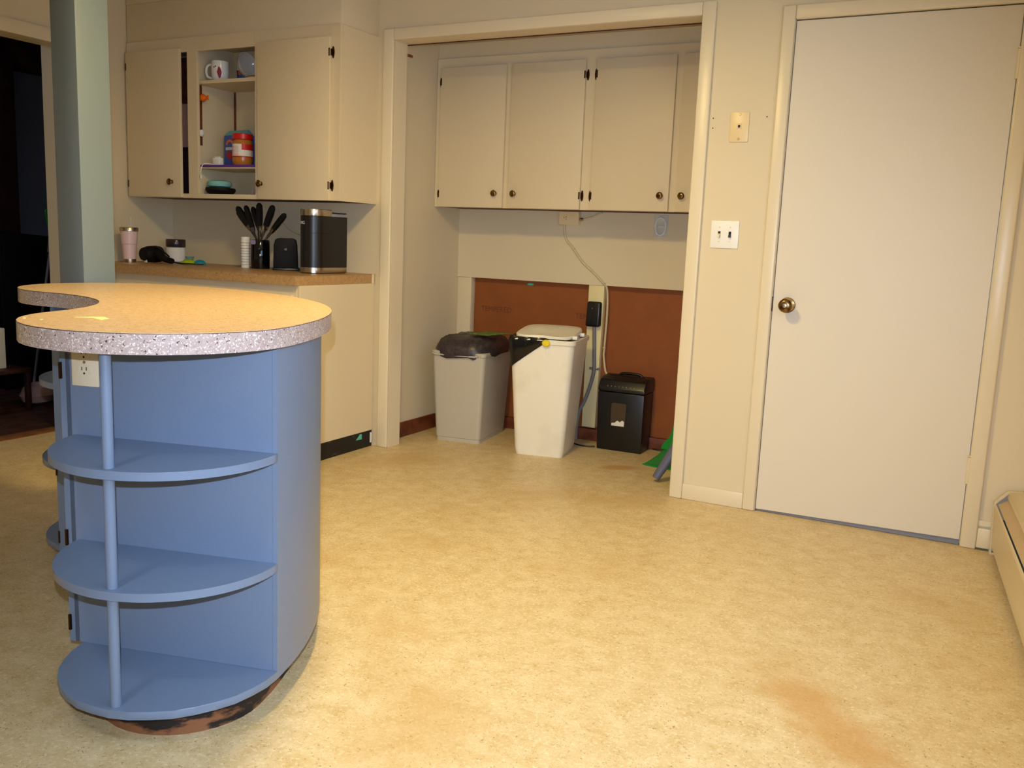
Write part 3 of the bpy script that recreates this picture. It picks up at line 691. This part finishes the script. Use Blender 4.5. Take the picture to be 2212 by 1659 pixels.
tag(MB().hexa([(-.12, -.24, sz), (-.02, -.24, sz), (-.02, -.16, sz), (-.12, -.16, sz)], [(-.066, -.21, sz+.036), (-.056, -.21, sz+.036), (-.056, -.19, sz+.036), (-.066, -.19, sz+.036)], .002).build('folded_napkin', M.paper), 'white folded napkin lying in front of the tipped bowl', 'napkin')
tag(MB().tube([(-.075, -.262, sz+.006), (-.03, -.265, sz+.012), (.02, -.262, sz+.009)], [.004, .009], 8, 2, .4).build('spoon', M.chrome), 'shiny spoon at the right end of the top cabinet shelf', 'spoon')
s2 = 1.4552
t = Thing('peanut_butter_jar', 'peanut butter jar with red lid on the middle cabinet shelf', 'jar', (-.130, -.225, s2+.0004), local=True)
t.part('jar', MB().lathe([(.046, 0), (.051, .006), (.053, .03), (.053, .10), (.049, .125), (.044, .132)], n=32), M.peanut)
t.part('label', MB().lathe([(.0532, .042), (.0536, .042), (.0536, .108), (.0526, .108)], n=32), M.paper)
def strip(mb, r0, r1, a0, a1, z0, z1):
    pts = [math.radians(a0+(a1-a0)*i/12) for i in range(13)]
    ring = lambda z: [Vector((r1*math.cos(a), r1*math.sin(a), z)) for a in pts]+[Vector((r0*math.cos(a), r0*math.sin(a), z)) for a in pts[::-1]]
    return mb.loft([ring(z0), ring(z1)])
rl = MB(); strip(rl, .053, .0541, -52, 40, .078, .1085); strip(rl, .053, .0541, -140, 40, .041, .047)
t.part('label_band', rl, M.redlab)
pr = MB()
for q in range(7): strip(pr, .053, .0539, -130, -70, .052+q*.007, .0532+q*.007)
t.part('print_lines', pr, M.redlab)
t.part('lid', MB().lathe([(.049, .132), (.0525, .134), (.0525, .160), (.049, .163), (.01, .1635)], n=36), M.red)
t = Thing('food_carton', 'blue food carton with rainbow and heart print behind the peanut butter', 'box', (-.278, -.10, s2+.0004), math.radians(-8), local=True)
t.part('body', MB().box(-.085, .085, -.035, .035, 0, .170, .0015, 1), M.bbox)
t.part('gable', MB().extr([(-.035, .170), (.035, .170), (0, .20)], 'x', -.085, .085), M.sky)
rb = MB(); pts = arc(-.035, .115, .034, 10, 170, 10) + arc(-.035, .115, .022, 170, 10, 10); rb.extr(pts, 'y', -.0358, -.035); t.part('rainbow', rb, M.orange)
ht = MB(); ht.extr([(-.035, .035), (-.005, .068), (-.008, .082), (-.024, .086), (-.036, .076), (-.048, .086), (-.064, .082), (-.066, .068)], 'y', -.0358, -.035); t.part('heart', ht, M.redlab)
t.part('banner', MB().box(-.07, .07, -.0357, -.035, .092, .108), M.paper)
bg = MB()
rings = []
for k in range(9):
    f_ = k/8; z = s2+.002+f_*.30
    rr = .085*(1-.35*f_) if k < 7 else .03+.03*(8-k)
    rings.append([Vector((-.085+rr*.85*math.cos(2*math.pi*i/20)*(1+.16*math.sin(5*i+k*1.7)), -.10+min(rr, .068)*.50*math.sin(2*math.pi*i/20)*(1+.1*math.cos(3*i+k)), z)) for i in range(20)])
bg.loft(rings); tag(bg.build('plastic_bag', M.film, smooth=60), 'crumpled clear plastic bag behind the peanut butter jar', 'bag')
tag(MB().lathe([(.032, 0), (.036, .004), (.036, .115), (.024, .15), (.012, .155)], n=20).build('brown_bottle', mat('dark_red_brown_plastic', (96, 34, 20), .35)), 'dark red brown bottle at the right behind the peanut butter jar', 'bottle').location = (.0, -.22, 1.4556)
t = Thing('charger', 'white plug in charger with a short dangling cable on purple liner', 'charger', (-.288, -.245, s2+.0004), local=True)
t.part('block', MB().box(-.024, .024, -.016, .016, 0, .040, .003), M.whitep)
for x in (-.014, 0, .014): t.part('prong', MB().box(x-.002, x+.002, -.005, .005, .040, .047), M.whitep)
t.part('cable', MB().tube([(-.022, -.014, .004), (-.04, -.03, .006), (-.06, -.045, .004), (-.068, -.054, -.02), (-.07, -.056, -.055)], .0022, 8, 3), M.whitep)
t.part('plug', MB().box(-.075, -.064, -.060, -.051, -.075, -.055, .001, 1), M.whitep)
f0 = 1.3012
t = Thing('bowl', 'black round bowl at the bottom of the open cabinet', 'bowl', (-.318, -.20, f0+.0004), local=True)
t.part('shell', MB().lathe([(.045, 0), (.068, .008), (.080, .026), (.077, .038), (.04, .040), (.01, .040)], n=36), M.blackm)
t = Thing('bowl', 'pale teal bowl stacked on the black bowl', 'bowl', (-.326, -.20, f0+.0412), local=True)
t.part('shell', MB().lathe([(.048, 0), (.062, .006), (.066, .020), (.060, .032), (.03, .038), (.01, .039)], n=36), mat('pale_teal_plastic', (130, 190, 184), .5))
tag(MB().box(-.03, .025, -.27, -.24, f0, f0+.028, .003).build('matchbox', mat('grey_brown_card', (150, 130, 130), .6)), 'small grey brown box in the bottom right of the open cabinet', 'box')
t = Thing('shelf_clip', 'orange fish shaped clip on the front shelf track', 'clip', (-.397, -.255, 1.806), local=True)
t.part('body', MB().lathe([(.003, -.022), (.016, -.012), (.019, 0), (.014, .012), (.006, .022)], (.02, -.004, 0), 14, 'x', sy=1.1), M.orange)
t.part('tail', MB().extr([(.034, 0), (.058, .014), (.054, 0), (.058, -.014)], 'y', -.008, 0, .001, 1), M.orange)
tag(MB().lathe([(.017, 0), (.018, .004), (.014, .008), (.004, .009)], (0, 0, 0), 18, 'x').build('round_sticker_light', M.whitep), 'round white push light on the front shelf track', 'light').location = (-.3975, -.255, 1.625)
# items glimpsed in the slit beside the left door
for nm, lab, z0, z1, m in (('food_packet', 'dark purple packet seen through the slit of the left cabinet door', 1.3015, 1.55, M.lid), ('food_packet', 'pink packet seen through the slit, above the dark purple one', 1.5515, 1.78, M.skin), ('food_packet', 'red brown packet at the top of the slit beside the left door', 1.7815, 2.02, M.rust)):
    tag(MB().box(-.56, -.43, -.26, -.06, z0, z1, .003).build(nm, m), lab, 'packet', 'packets inside the left cabinet')

# ------------------------------------------------------------------ wall plates by the door
t = Thing('phone_jack_plate', 'ivory phone jack plate high on the wall between recess and door', 'wall plate', (2.4375, 0, 1.63))
t.part('plate', MB().box(2.398, 2.477, -.006, -.0003, 1.568, 1.690, .002), M.ivory)
t.part('jack', MB().box(2.428, 2.447, -.0085, -.006, 1.622, 1.642, .001, 1), M.ivory)
t.part('socket', MB().box(2.4325, 2.4425, -.0089, -.0085, 1.626, 1.637), M.slot)
for z in (1.580, 1.680): t.part('screw', MB().lathe([(.0055, 0), (.0045, .0016)], (2.4375, -.006, z), 14, 'y'), M.steel)
t = Thing('light_switch', 'white double light switch plate on the wall left of the door', 'light switch', (2.410, 0, 1.184))
t.part('plate', MB().box(2.350, 2.470, -.006, -.0003, 1.126, 1.242, .002), M.whitep)
for x, m in ((2.387, M.almond), (2.433, M.navy)):
    t.part('slot', MB().box(x-.0055, x+.0055, -.0064, -.006, 1.172, 1.197), M.slot)
    t.part('toggle', MB().hexa([(x-.0045, -.006, 1.175), (x+.0045, -.006, 1.175), (x+.0045, -.006, 1.188), (x-.0045, -.006, 1.188)], [(x-.004, -.017, 1.172), (x+.004, -.017, 1.172), (x+.004, -.016, 1.180), (x-.004, -.016, 1.180)]), m)
    for z in (1.154, 1.214): t.part('screw', MB().lathe([(.0032, 0), (.0025, .001)], (x, -.006, z), 12, 'y'), M.almond)

# ------------------------------------------------------------------ baseboard heater along the right wall (local x runs along the wall)
H = Thing('baseboard_heater', 'long cream metal baseboard heater along the right wall', 'heater', (RW.x, RW.y, 0), math.atan2(RD.y, RD.x), local=True)
# local: x along RD, y: RN is at -90 or +90 degrees
hs_ = 1 if Vector((math.cos(math.atan2(RD.y, RD.x)+math.pi/2), math.sin(math.atan2(RD.y, RD.x)+math.pi/2), 0)).dot(RN) > 0 else -1
def hp(poly, x0, x1, b=0): return MB().extr([(hs_*y, z) for y, z in poly], 'x', x0, x1, b, 1)
LEN = 3.2
H.part('end_cap', hp([(.004, 0), (.094, 0), (.0985, .205), (.056, .254), (.004, .259), (.004, .252), (.053, .247), (.092, .202), (.088, .008), (.004, .008)], .012, .042, .0008), M.heat)
H.part('end_plate', hp([(.004, .004), (.090, .004), (.093, .203), (.054, .249), (.004, .254)], .012, .016), M.heat)
H.part('back_plate', hp([(.001, .02), (.004, .02), (.004, .257), (.001, .257)], .042, LEN), M.heat)
H.part('front_cover', hp([(.0855, .032), (.0885, .030), (.0975, .192), (.090, .200), (.088, .197), (.0935, .190)], .046, LEN, .0006), M.heat)
H.part('louvre', hp([(.084, .200), (.085, .203), (.050, .226), (.048, .223)], .05, LEN), M.heatd)
H.part('hood', hp([(.003, .258), (.052, .252), (.056, .232), (.053, .231), (.049, .249), (.003, .255)], .044, LEN, .0006), M.heat)
H.part('pipe', hp([(.045+.011*math.cos(a), .10+.011*math.sin(a)) for a in [i*math.pi/5 for i in range(10)]], .03, LEN), M.hinge)
fn = MB()
for q in range(90): 
    x = .09+q*.034; fn.extr([(hs_*.012, .05), (hs_*.078, .05), (hs_*.078, .155), (hs_*.012, .155)], 'x', x, x+.0012)
H.part('fins', fn, M.mold, kind='stuff')

# ------------------------------------------------------------------ inside the recess
yb = .8265
sb = Thing('stud_board', 'cream painted upright board on the brown panel behind the bins', 'board', (1.485, .86, .08))
sb.part('board', MB().hexa([(1.442, .832, .08), (1.524, .832, .08), (1.524, .8765, .08), (1.442, .8765, .08)], [(1.4415, .832, .8935), (1.536, .832, .8935), (1.536, .8765, .8935), (1.4415, .8765, .8935)], .004), M.stud)
t = Thing('switch_box', 'black plastic control box on the cream upright board', 'control box', (1.49, .82, .66))
t.part('cover', MB().hexa([(1.447, .79, .662), (1.532, .79, .662), (1.532, .8315, .662), (1.447, .8315, .662)], [(1.449, .80, .803), (1.532, .80, .803), (1.532, .8315, .803), (1.449, .8315, .803)], .012, 3), M.blackp)
t.part('screw', MB().lathe([(.004, 0), (.003, .0015)], (1.485, .796, .765), 10, 'y'), M.steel)
cdp = [(1.495, .815, .664), (1.502, .818, .52), (1.506, .818, .415), (1.491, .818, .334), (1.462, .815, .237), (1.431, .812, .166), (1.420, .812, .08), (1.419, .812, .006)]
tag(MB().tube(cdp, .0105, 12, 4).build('conduit', M.conduit), 'bent grey flexible conduit below the black control box', 'conduit')
t = Thing('conduit_clamp', 'metal clamp holding grey conduit on the cream board', 'clamp', (1.506, .83, .422))
t.part('strap', MB().tube([(1.489, .832, .422), (1.492, .812, .422), (1.506, .805, .422), (1.520, .812, .422), (1.523, .832, .422)], .004, 8, 2), M.steel)
for x in (1.482, 1.531): t.part('ear', MB().box(x-.010, x+.008, .829, .832, .415, .429), M.conduit)
t = Thing('outlet_box', 'ivory surface outlet box under the recess cabinet', 'outlet', (1.318, .80, 1.26))
t.part('box', MB().box(1.262, 1.376, .789, .826, 1.222, 1.2935, .002), M.ivory)
t.part('cover', MB().box(1.260, 1.378, .785, .789, 1.2205, 1.2935, .0015, 1), M.ivory)
t.part('receptacle', MB().lathe([(.017, 0), (.016, .0015)], (1.297, .785, 1.258), 20, 'y'), M.ivory)
t.part('receptacle', MB().lathe([(.017, 0), (.016, .0015)], (1.340, .785, 1.258), 20, 'y'), M.ivory)
for x, z in ((1.291, 1.261), (1.303, 1.264), (1.303, 1.252)): t.part('slot', MB().box(x-.0016, x+.0016, .7829, .7836, z-.003, z+.003), M.slot)
t.part('connector', MB().lathe([(.011, 0), (.011, .012), (.008, .013), (.008, .022)], (1.378, .806, 1.253), 14, 'x'), M.chrome)
tag(MB().tube([(1.392, .806, 1.254), (1.43, .812, 1.262), (1.47, .815, 1.278), (1.505, .816, 1.2935)], .005, 8, 3).build('short_cable', M.cable), 'short cable between the outlet box and the cabinet underside', 'cable')
ca = [(1.279, .818, 1.221), (1.285, .82, 1.163), (1.30, .82, 1.13), (1.334, .82, 1.098), (1.401, .82, 1.018), (1.481, .82, .955), (1.528, .82, .911), (1.548, .835, .885), (1.555, .84, .836), (1.558, .84, .733), (1.553, .84, .54), (1.552, .84, .50), (1.566, .84, .42), (1.585, .84, .35), (1.60, .84, .02)]
t = Thing('wall_cable', 'thin cream cable running down the wall from the outlet box', 'cable', (1.285, .82, 1.2))
t.part('sheath', MB().tube(ca, .0062, 10, 4), M.cable)
for x, y, z in ((1.341, .8205, 1.09), (1.536, .8205, .908), (1.5535, .838, .545)): t.part('staple', MB().box(x-.008, x+.008, y-.008, y+.006, z-.003, z+.003, .001, 1), M.cable)
t = Thing('clear_outlet_cover', 'clear plastic cover plate on the recess wall under the cabinet', 'outlet cover', (1.844, yb, 1.23))
t.part('plate', MB().box(1.805, 1.883, yb-.004, yb-.0005, 1.171, 1.290, .001, 1), M.clear)
rg = MB(); 
rg.tube([(1.844+.030*math.cos(a*math.pi/12)*(1 if abs(math.cos(a*math.pi/12)) < .8 else .92), yb-.007, 1.2275+.046*math.sin(a*math.pi/12)) for a in range(25)], .0042, 8, 0)
t.part('ring', rg, mat('frosted_clear_edge', (226, 228, 228), .08, spec=1))
t.part('bridge', MB().tube([(1.832, yb-.007, 1.226), (1.862, yb-.007, 1.229)], .003, 8, 0), bpy.data.materials['frosted_clear_edge'])

# grey bin with a dark bag over its rim
g = Thing('grey_bin', 'grey plastic bin with a dark bag over its top in the recess', 'bin', (.872, .545, 0), math.radians(8.5), local=True)
def brect(hx, hy, r, z, n=5): return [Vector((x, y, z)) for x, y in rrect(-hx, hx, -hy, hy, r, n)]
g.part('body', MB().loft([brect(.131, .205, .022, .0), brect(.131, .205, .022, .022), brect(.133, .208, .022, .024), brect(.158, .232, .026, .505), brect(.155, .229, .026, .506), brect(.13, .20, .02, .06)], cap=True), M.gbin)
g.part('rim', MB().loft([brect(.1595, .2335, .026, .486), brect(.161, .235, .026, .488), brect(.161, .235, .026, .506), brect(.158, .232, .026, .508)]), M.gbin)
g.part('handle', MB().tube([(-.138, -.236, .500), (-.13, -.2395, .489), (.105, -.2395, .489), (.115, -.236, .500)], .0045, 8, 1), M.gbin)
rings = []
for k, (sx_, z) in enumerate(((1.05, .488), (1.075, .515), (1.04, .540), (.96, .560), (.80, .578), (.5, .588), (.2, .591))):
    rings.append([Vector((.160*sx_*math.copysign(abs(math.cos(a))**.55, math.cos(a))*(1+.014*math.sin(7*i+k)), .232*sx_*math.copysign(abs(math.sin(a))**.55, math.sin(a))*(1+.010*math.cos(5*i+2*k)), z+.007*math.sin(3*i*.7+k*1.3)*(1 if k < 5 else .3)+(.012*(math.sin(a)) if k < 3 else 0))) for i in range(36) for a in [2*math.pi*i/36]])
g.part('bag', MB().loft(rings), M.bagd, smooth=60, label='dark purple brown bin bag')
for i in range(5):
    x0 = .945+i*.0235
    t = tag(MB().loft([[Vector((x0+dx-.03, .44+dy, .5985+dz)) for dx, dy, dz in ((-.010, 0, 0), (.010, -.004, 0), (.010, -.002, .004), (-.010, .002, .005))],
                       [Vector((x0+dx+.02, .54+dy, .6035+dz)) for dx, dy, dz in ((-.010, 0, 0), (.010, -.004, 0), (.010, -.002, .005), (-.010, .002, .006))],
                       [Vector((x0+dx+.05, .62+dy, .5985+dz)) for dx, dy, dz in ((-.009, 0, 0), (.009, -.004, 0), (.009, -.002, .003), (-.009, .002, .003))]]).build('leaf_blade', M.greenl), 'flat green leaf blade on the dark bin bag, %s' % ('leftmost', 'second from left', 'middle', 'fourth from left', 'rightmost')[i], 'leaf', 'green leaf blades on the grey bin')

# white bin with lid and black bag folded over its left front
wt = Thing('white_bin', 'white plastic bin with loose lid and black bag in the recess', 'bin', (1.385, .475, 0), math.radians(11.7), local=True)
def wrect(hx, hy, z, r=.035): return [Vector((x, y, z)) for x, y in rrect(-hx, hx, -hy, hy, r, 6)]
wt.part('body', MB().loft([wrect(.128, .155, 0, .03), wrect(.134, .160, .03, .03), wrect(.172, .196, .610, .04), wrect(.169, .193, .612, .04), wrect(.135, .16, .10, .03)]), M.wbin)
for x0, x1 in ((-.098, -.088), (.034, .026)):
    y0, y1 = -.1605, -.192
    wt.part('crease', MB().hexa([(x0-.0+.020*(1 if x0 < 0 else -1)-.003, y0+.004, .04), (x0+.020*(1 if x0 < 0 else -1)+.003, y0+.004, .04), (x0+.020*(1 if x0 < 0 else -1)+.003, y0+.012, .04), (x0+.020*(1 if x0 < 0 else -1)-.003, y0+.012, .04)],
                 [(x0-.008, y1-.0035, .58), (x0+.008, y1-.0035, .58), (x0+.008, y1+.006, .58), (x0-.008, y1+.006, .58)], .001, 1), M.wbin)
wt.part('rim', MB().loft([wrect(.172, .196, .600, .04), wrect(.179, .203, .602, .042), wrect(.180, .204, .620, .042), wrect(.176, .200, .625, .04), wrect(.164, .188, .622, .036)]), M.wbin)
# bag: hem runs diagonally from low at the left to the rim at the front middle
def bagring(off, zf):
    out = []
    P_ = rrect(-.172, .172, -.196, .196, .04, 8)
    for x, y in P_:
        out.append((x, y, off, zf))
    return out
base_ = []
q_ = rrect(-1, 1, -1, 1, .2, 8)
for a, b in zip(q_, q_[1:]+q_[:1]):
    m_ = max(1, int(math.hypot(b[0]-a[0], b[1]-a[1])/.09))
    base_ += [(a[0]+(b[0]-a[0])*k/m_, a[1]+(b[1]-a[1])*k/m_) for k in range(m_)]
def bpt(i, z, off):
    ux, uy = base_[i]
    f_ = max(0, min(1, z/.61)); hx = .131+(.172-.131)*f_+off; hy = .157+(.196-.157)*f_+off
    return Vector((ux*hx, uy*hy, z))
inner, hem, top_, lip = [], [], [], []
n_ = len(base_)
for i in range(n_):
    ux, uy = base_[i]
    if uy < -.75: lo = .606 - max(0, (.12-ux))/1.12*.140          # front: hem drops to the left
    elif ux < -.75: lo = .466 + .10*(uy+1)/2
    else: lo = .612
    if ux > .2: lo = .621
    cover = lo < .61
    o_ = .006+.002*math.sin(i*2.1)
    hem.append(bpt(i, lo, .004 if cover else -.012)); top_.append(bpt(i, .612, (.012 if cover else -.012)) if cover else bpt(i, .622, -.013)); lip.append(bpt(i, .634, .002+.004*math.sin(i*1.7)) if cover else bpt(i, .628, -.016)); inner.append(bpt(i, .60, -.035))
bgm = MB(); bgm.loft([hem, [a*.5+b*.5+Vector((0, 0, 0)) for a, b in zip(hem, top_)], top_, lip, inner], cap=False)
wt.part('bag', bgm, M.bag, smooth=50, label='black bin bag folded over the left and front of the rim')
wt.part('tie', MB().lathe([(.018, 0), (.019, .006), (.014, .012), (.004, .013)], (.030, -.203, .608), 16, 'y', sx=1.2), M.yellow, label='yellow bag tie handle')
# lid with a scalloped front
lp = []
for i in range(48):
    a = 2*math.pi*i/48
    x = .160*math.copysign(abs(math.cos(a))**.5, math.cos(a)); y = .180*math.copysign(abs(math.sin(a))**.5, math.sin(a))
    if y < 0: y += .030*math.exp(-((x+.01)/.06)**2) + .0
    lp.append((x-.004, y))
def lring(s_, z): return [Vector((x*s_, y*s_, z + .004 + .085*y)) for x, y in lp]
wt.part('lid', MB().loft([lring(.97, .634), lring(1.0, .636), lring(1.0, .646), lring(.975, .651), lring(.90, .652), lring(.3, .654)]), M.wbin)
for y in (-.12, .06): wt.part('lid_clip', MB().box(.150, .176, y-.018, y+.018, .628, .646, .003), M.whitep)

# paper shredder
s_ = Thing('paper_shredder', 'black paper shredder with a clear window standing in the recess', 'shredder', (1.73, .775, 0), math.radians(2), local=True)
s_.part('bin', MB().hexa([(-.134, -.083, 0), (.122, -.083, 0), (.122, .085, 0), (-.134, .085, 0)], [(-.140, -.088, .325), (.124, -.088, .325), (.124, .09, .325), (-.140, .09, .325)], .006), M.blackp)
s_.part('head', MB().extr([(-.088, .326), (.092, .326), (.092, .400), (.07, .408), (-.02, .405), (-.060, .390), (-.088, .345)], 'x', -.142, .128, .010, 3), M.gloss if False else M.blackp)
s_.part('feed_slot', MB().hexa([(-.11, .0, .4065), (.09, .0, .4065), (.09, .018, .4075), (-.11, .018, .4075)], [(-.11, .0, .4085), (.09, .0, .4085), (.09, .018, .4095), (-.11, .018, .4095)]), M.slot)
s_.part('handle', MB().tube([(-.06, .03, .404), (-.04, .03, .418), (.05, .03, .418), (.07, .03, .404)], .008, 10, 2), M.blackp)
wp = [(-.055, .268), (.028, .268), (.026, .142), (-.050, .142)]
win = s_.part('window', MB().extr(rrect(-.057, .027, .138, .268, .010), 'y', -.0895, -.0872), mat('smoky_window', (66, 54, 44), .1))
s_.part('paper_shreds', MB().extr([(-.052, .142), (.020, .142), (.021, .168), (.010, .175), (-.004, .164), (-.018, .172), (-.034, .158), (-.050, .156)], 'y', -.0902, -.0895), M.paper, label='white paper shreds behind the window')
for q in range(8): s_.part('icon', MB().lathe([(.0035, 0), (.003, .0008)], (-.088+q*.0215, -.0795, .3575), 10, 'y', rot=Matrix.Rotation(math.radians(-31), 3, 'X')), M.conduit)
s_.part('badge', MB().hexa([(.082, -.0835, .352), (.112, -.0835, .352), (.112, -.0825, .352), (.082, -.0825, .352)], [(.082, -.0785, .360), (.112, -.0785, .360), (.112, -.0775, .360), (.082, -.0775, .360)]), M.whitep)
tag(MB().tube([(1.40, .73, .006), (1.45, .705, .005), (1.50, .68, .005), (1.545, .682, .005), (1.585, .70, .006)], .004, 8, 3).build('floor_cord', M.blackp), 'thin black cord on the floor between white bin and shredder', 'cord')
tag(MB().tube([(1.865, .85, .006), (1.90, .842, .005), (1.95, .845, .005), (2.02, .838, .005)], .004, 8, 3).build('floor_cord', M.blackp), 'thin dark cord on the floor right of the shredder', 'cord')

# green dustpan and slate blue brush leaning behind the right jamb
dpn = Thing('dustpan', 'green plastic dustpan leaning inside the right side of the recess', 'dustpan', (2.06, .50, 0))
dpn.part('pan', MB().loft([[Vector(p) for p in ((1.944, .488, .002), (2.105, .46, .002), (2.125, .47, .005), (1.95, .50, .006))],
                           [Vector(p) for p in ((2.005, .50, .050), (2.115, .49, .062), (2.125, .51, .07), (2.01, .52, .056))],
                           [Vector(p) for p in ((2.046, .515, .092), (2.120, .50, .100), (2.125, .525, .105), (2.046, .53, .098))]]), M.greent)
dpn.part('lip', MB().tube([(1.944, .487, .004), (1.99, .478, .003), (2.105, .458, .003)], .004, 8, 1), M.green)
dpn.part('hood', MB().loft([[Vector(p) for p in ((2.028, .512, .092), (2.13, .50, .092), (2.135, .53, .09), (2.035, .535, .09))],
                            [Vector(p) for p in ((2.030, .515, .108), (2.14, .505, .120), (2.145, .535, .12), (2.035, .537, .108))],
                            [Vector(p) for p in ((2.070, .52, .165), (2.155, .51, .175), (2.155, .535, .175), (2.072, .537, .165))],
                            [Vector(p) for p in ((2.090, .525, .25), (2.17, .515, .26), (2.17, .535, .26), (2.092, .537, .25))]]), M.green)
dpn.part('handle', MB().tube([(2.13, .526, .255), (2.19, .535, .45), (2.25, .545, .66), (2.29, .55, .80)], [.034, .014], 12, 2, .4), M.green)
br = Thing('brush', 'slate blue rubber tipped brush leaning beside the green dustpan', 'brush', (2.14, .24, 0))
br.part('head', MB().tube([(2.112, .196, .018), (2.135, .215, .066), (2.165, .24, .13), (2.20, .265, .20)], [.022, .034], 14, 2, .8), M.slate)
br.part('handle', MB().tube([(2.19, .262, .19), (2.24, .295, .40), (2.295, .33, .62)], .013, 12, 2), M.blackp)
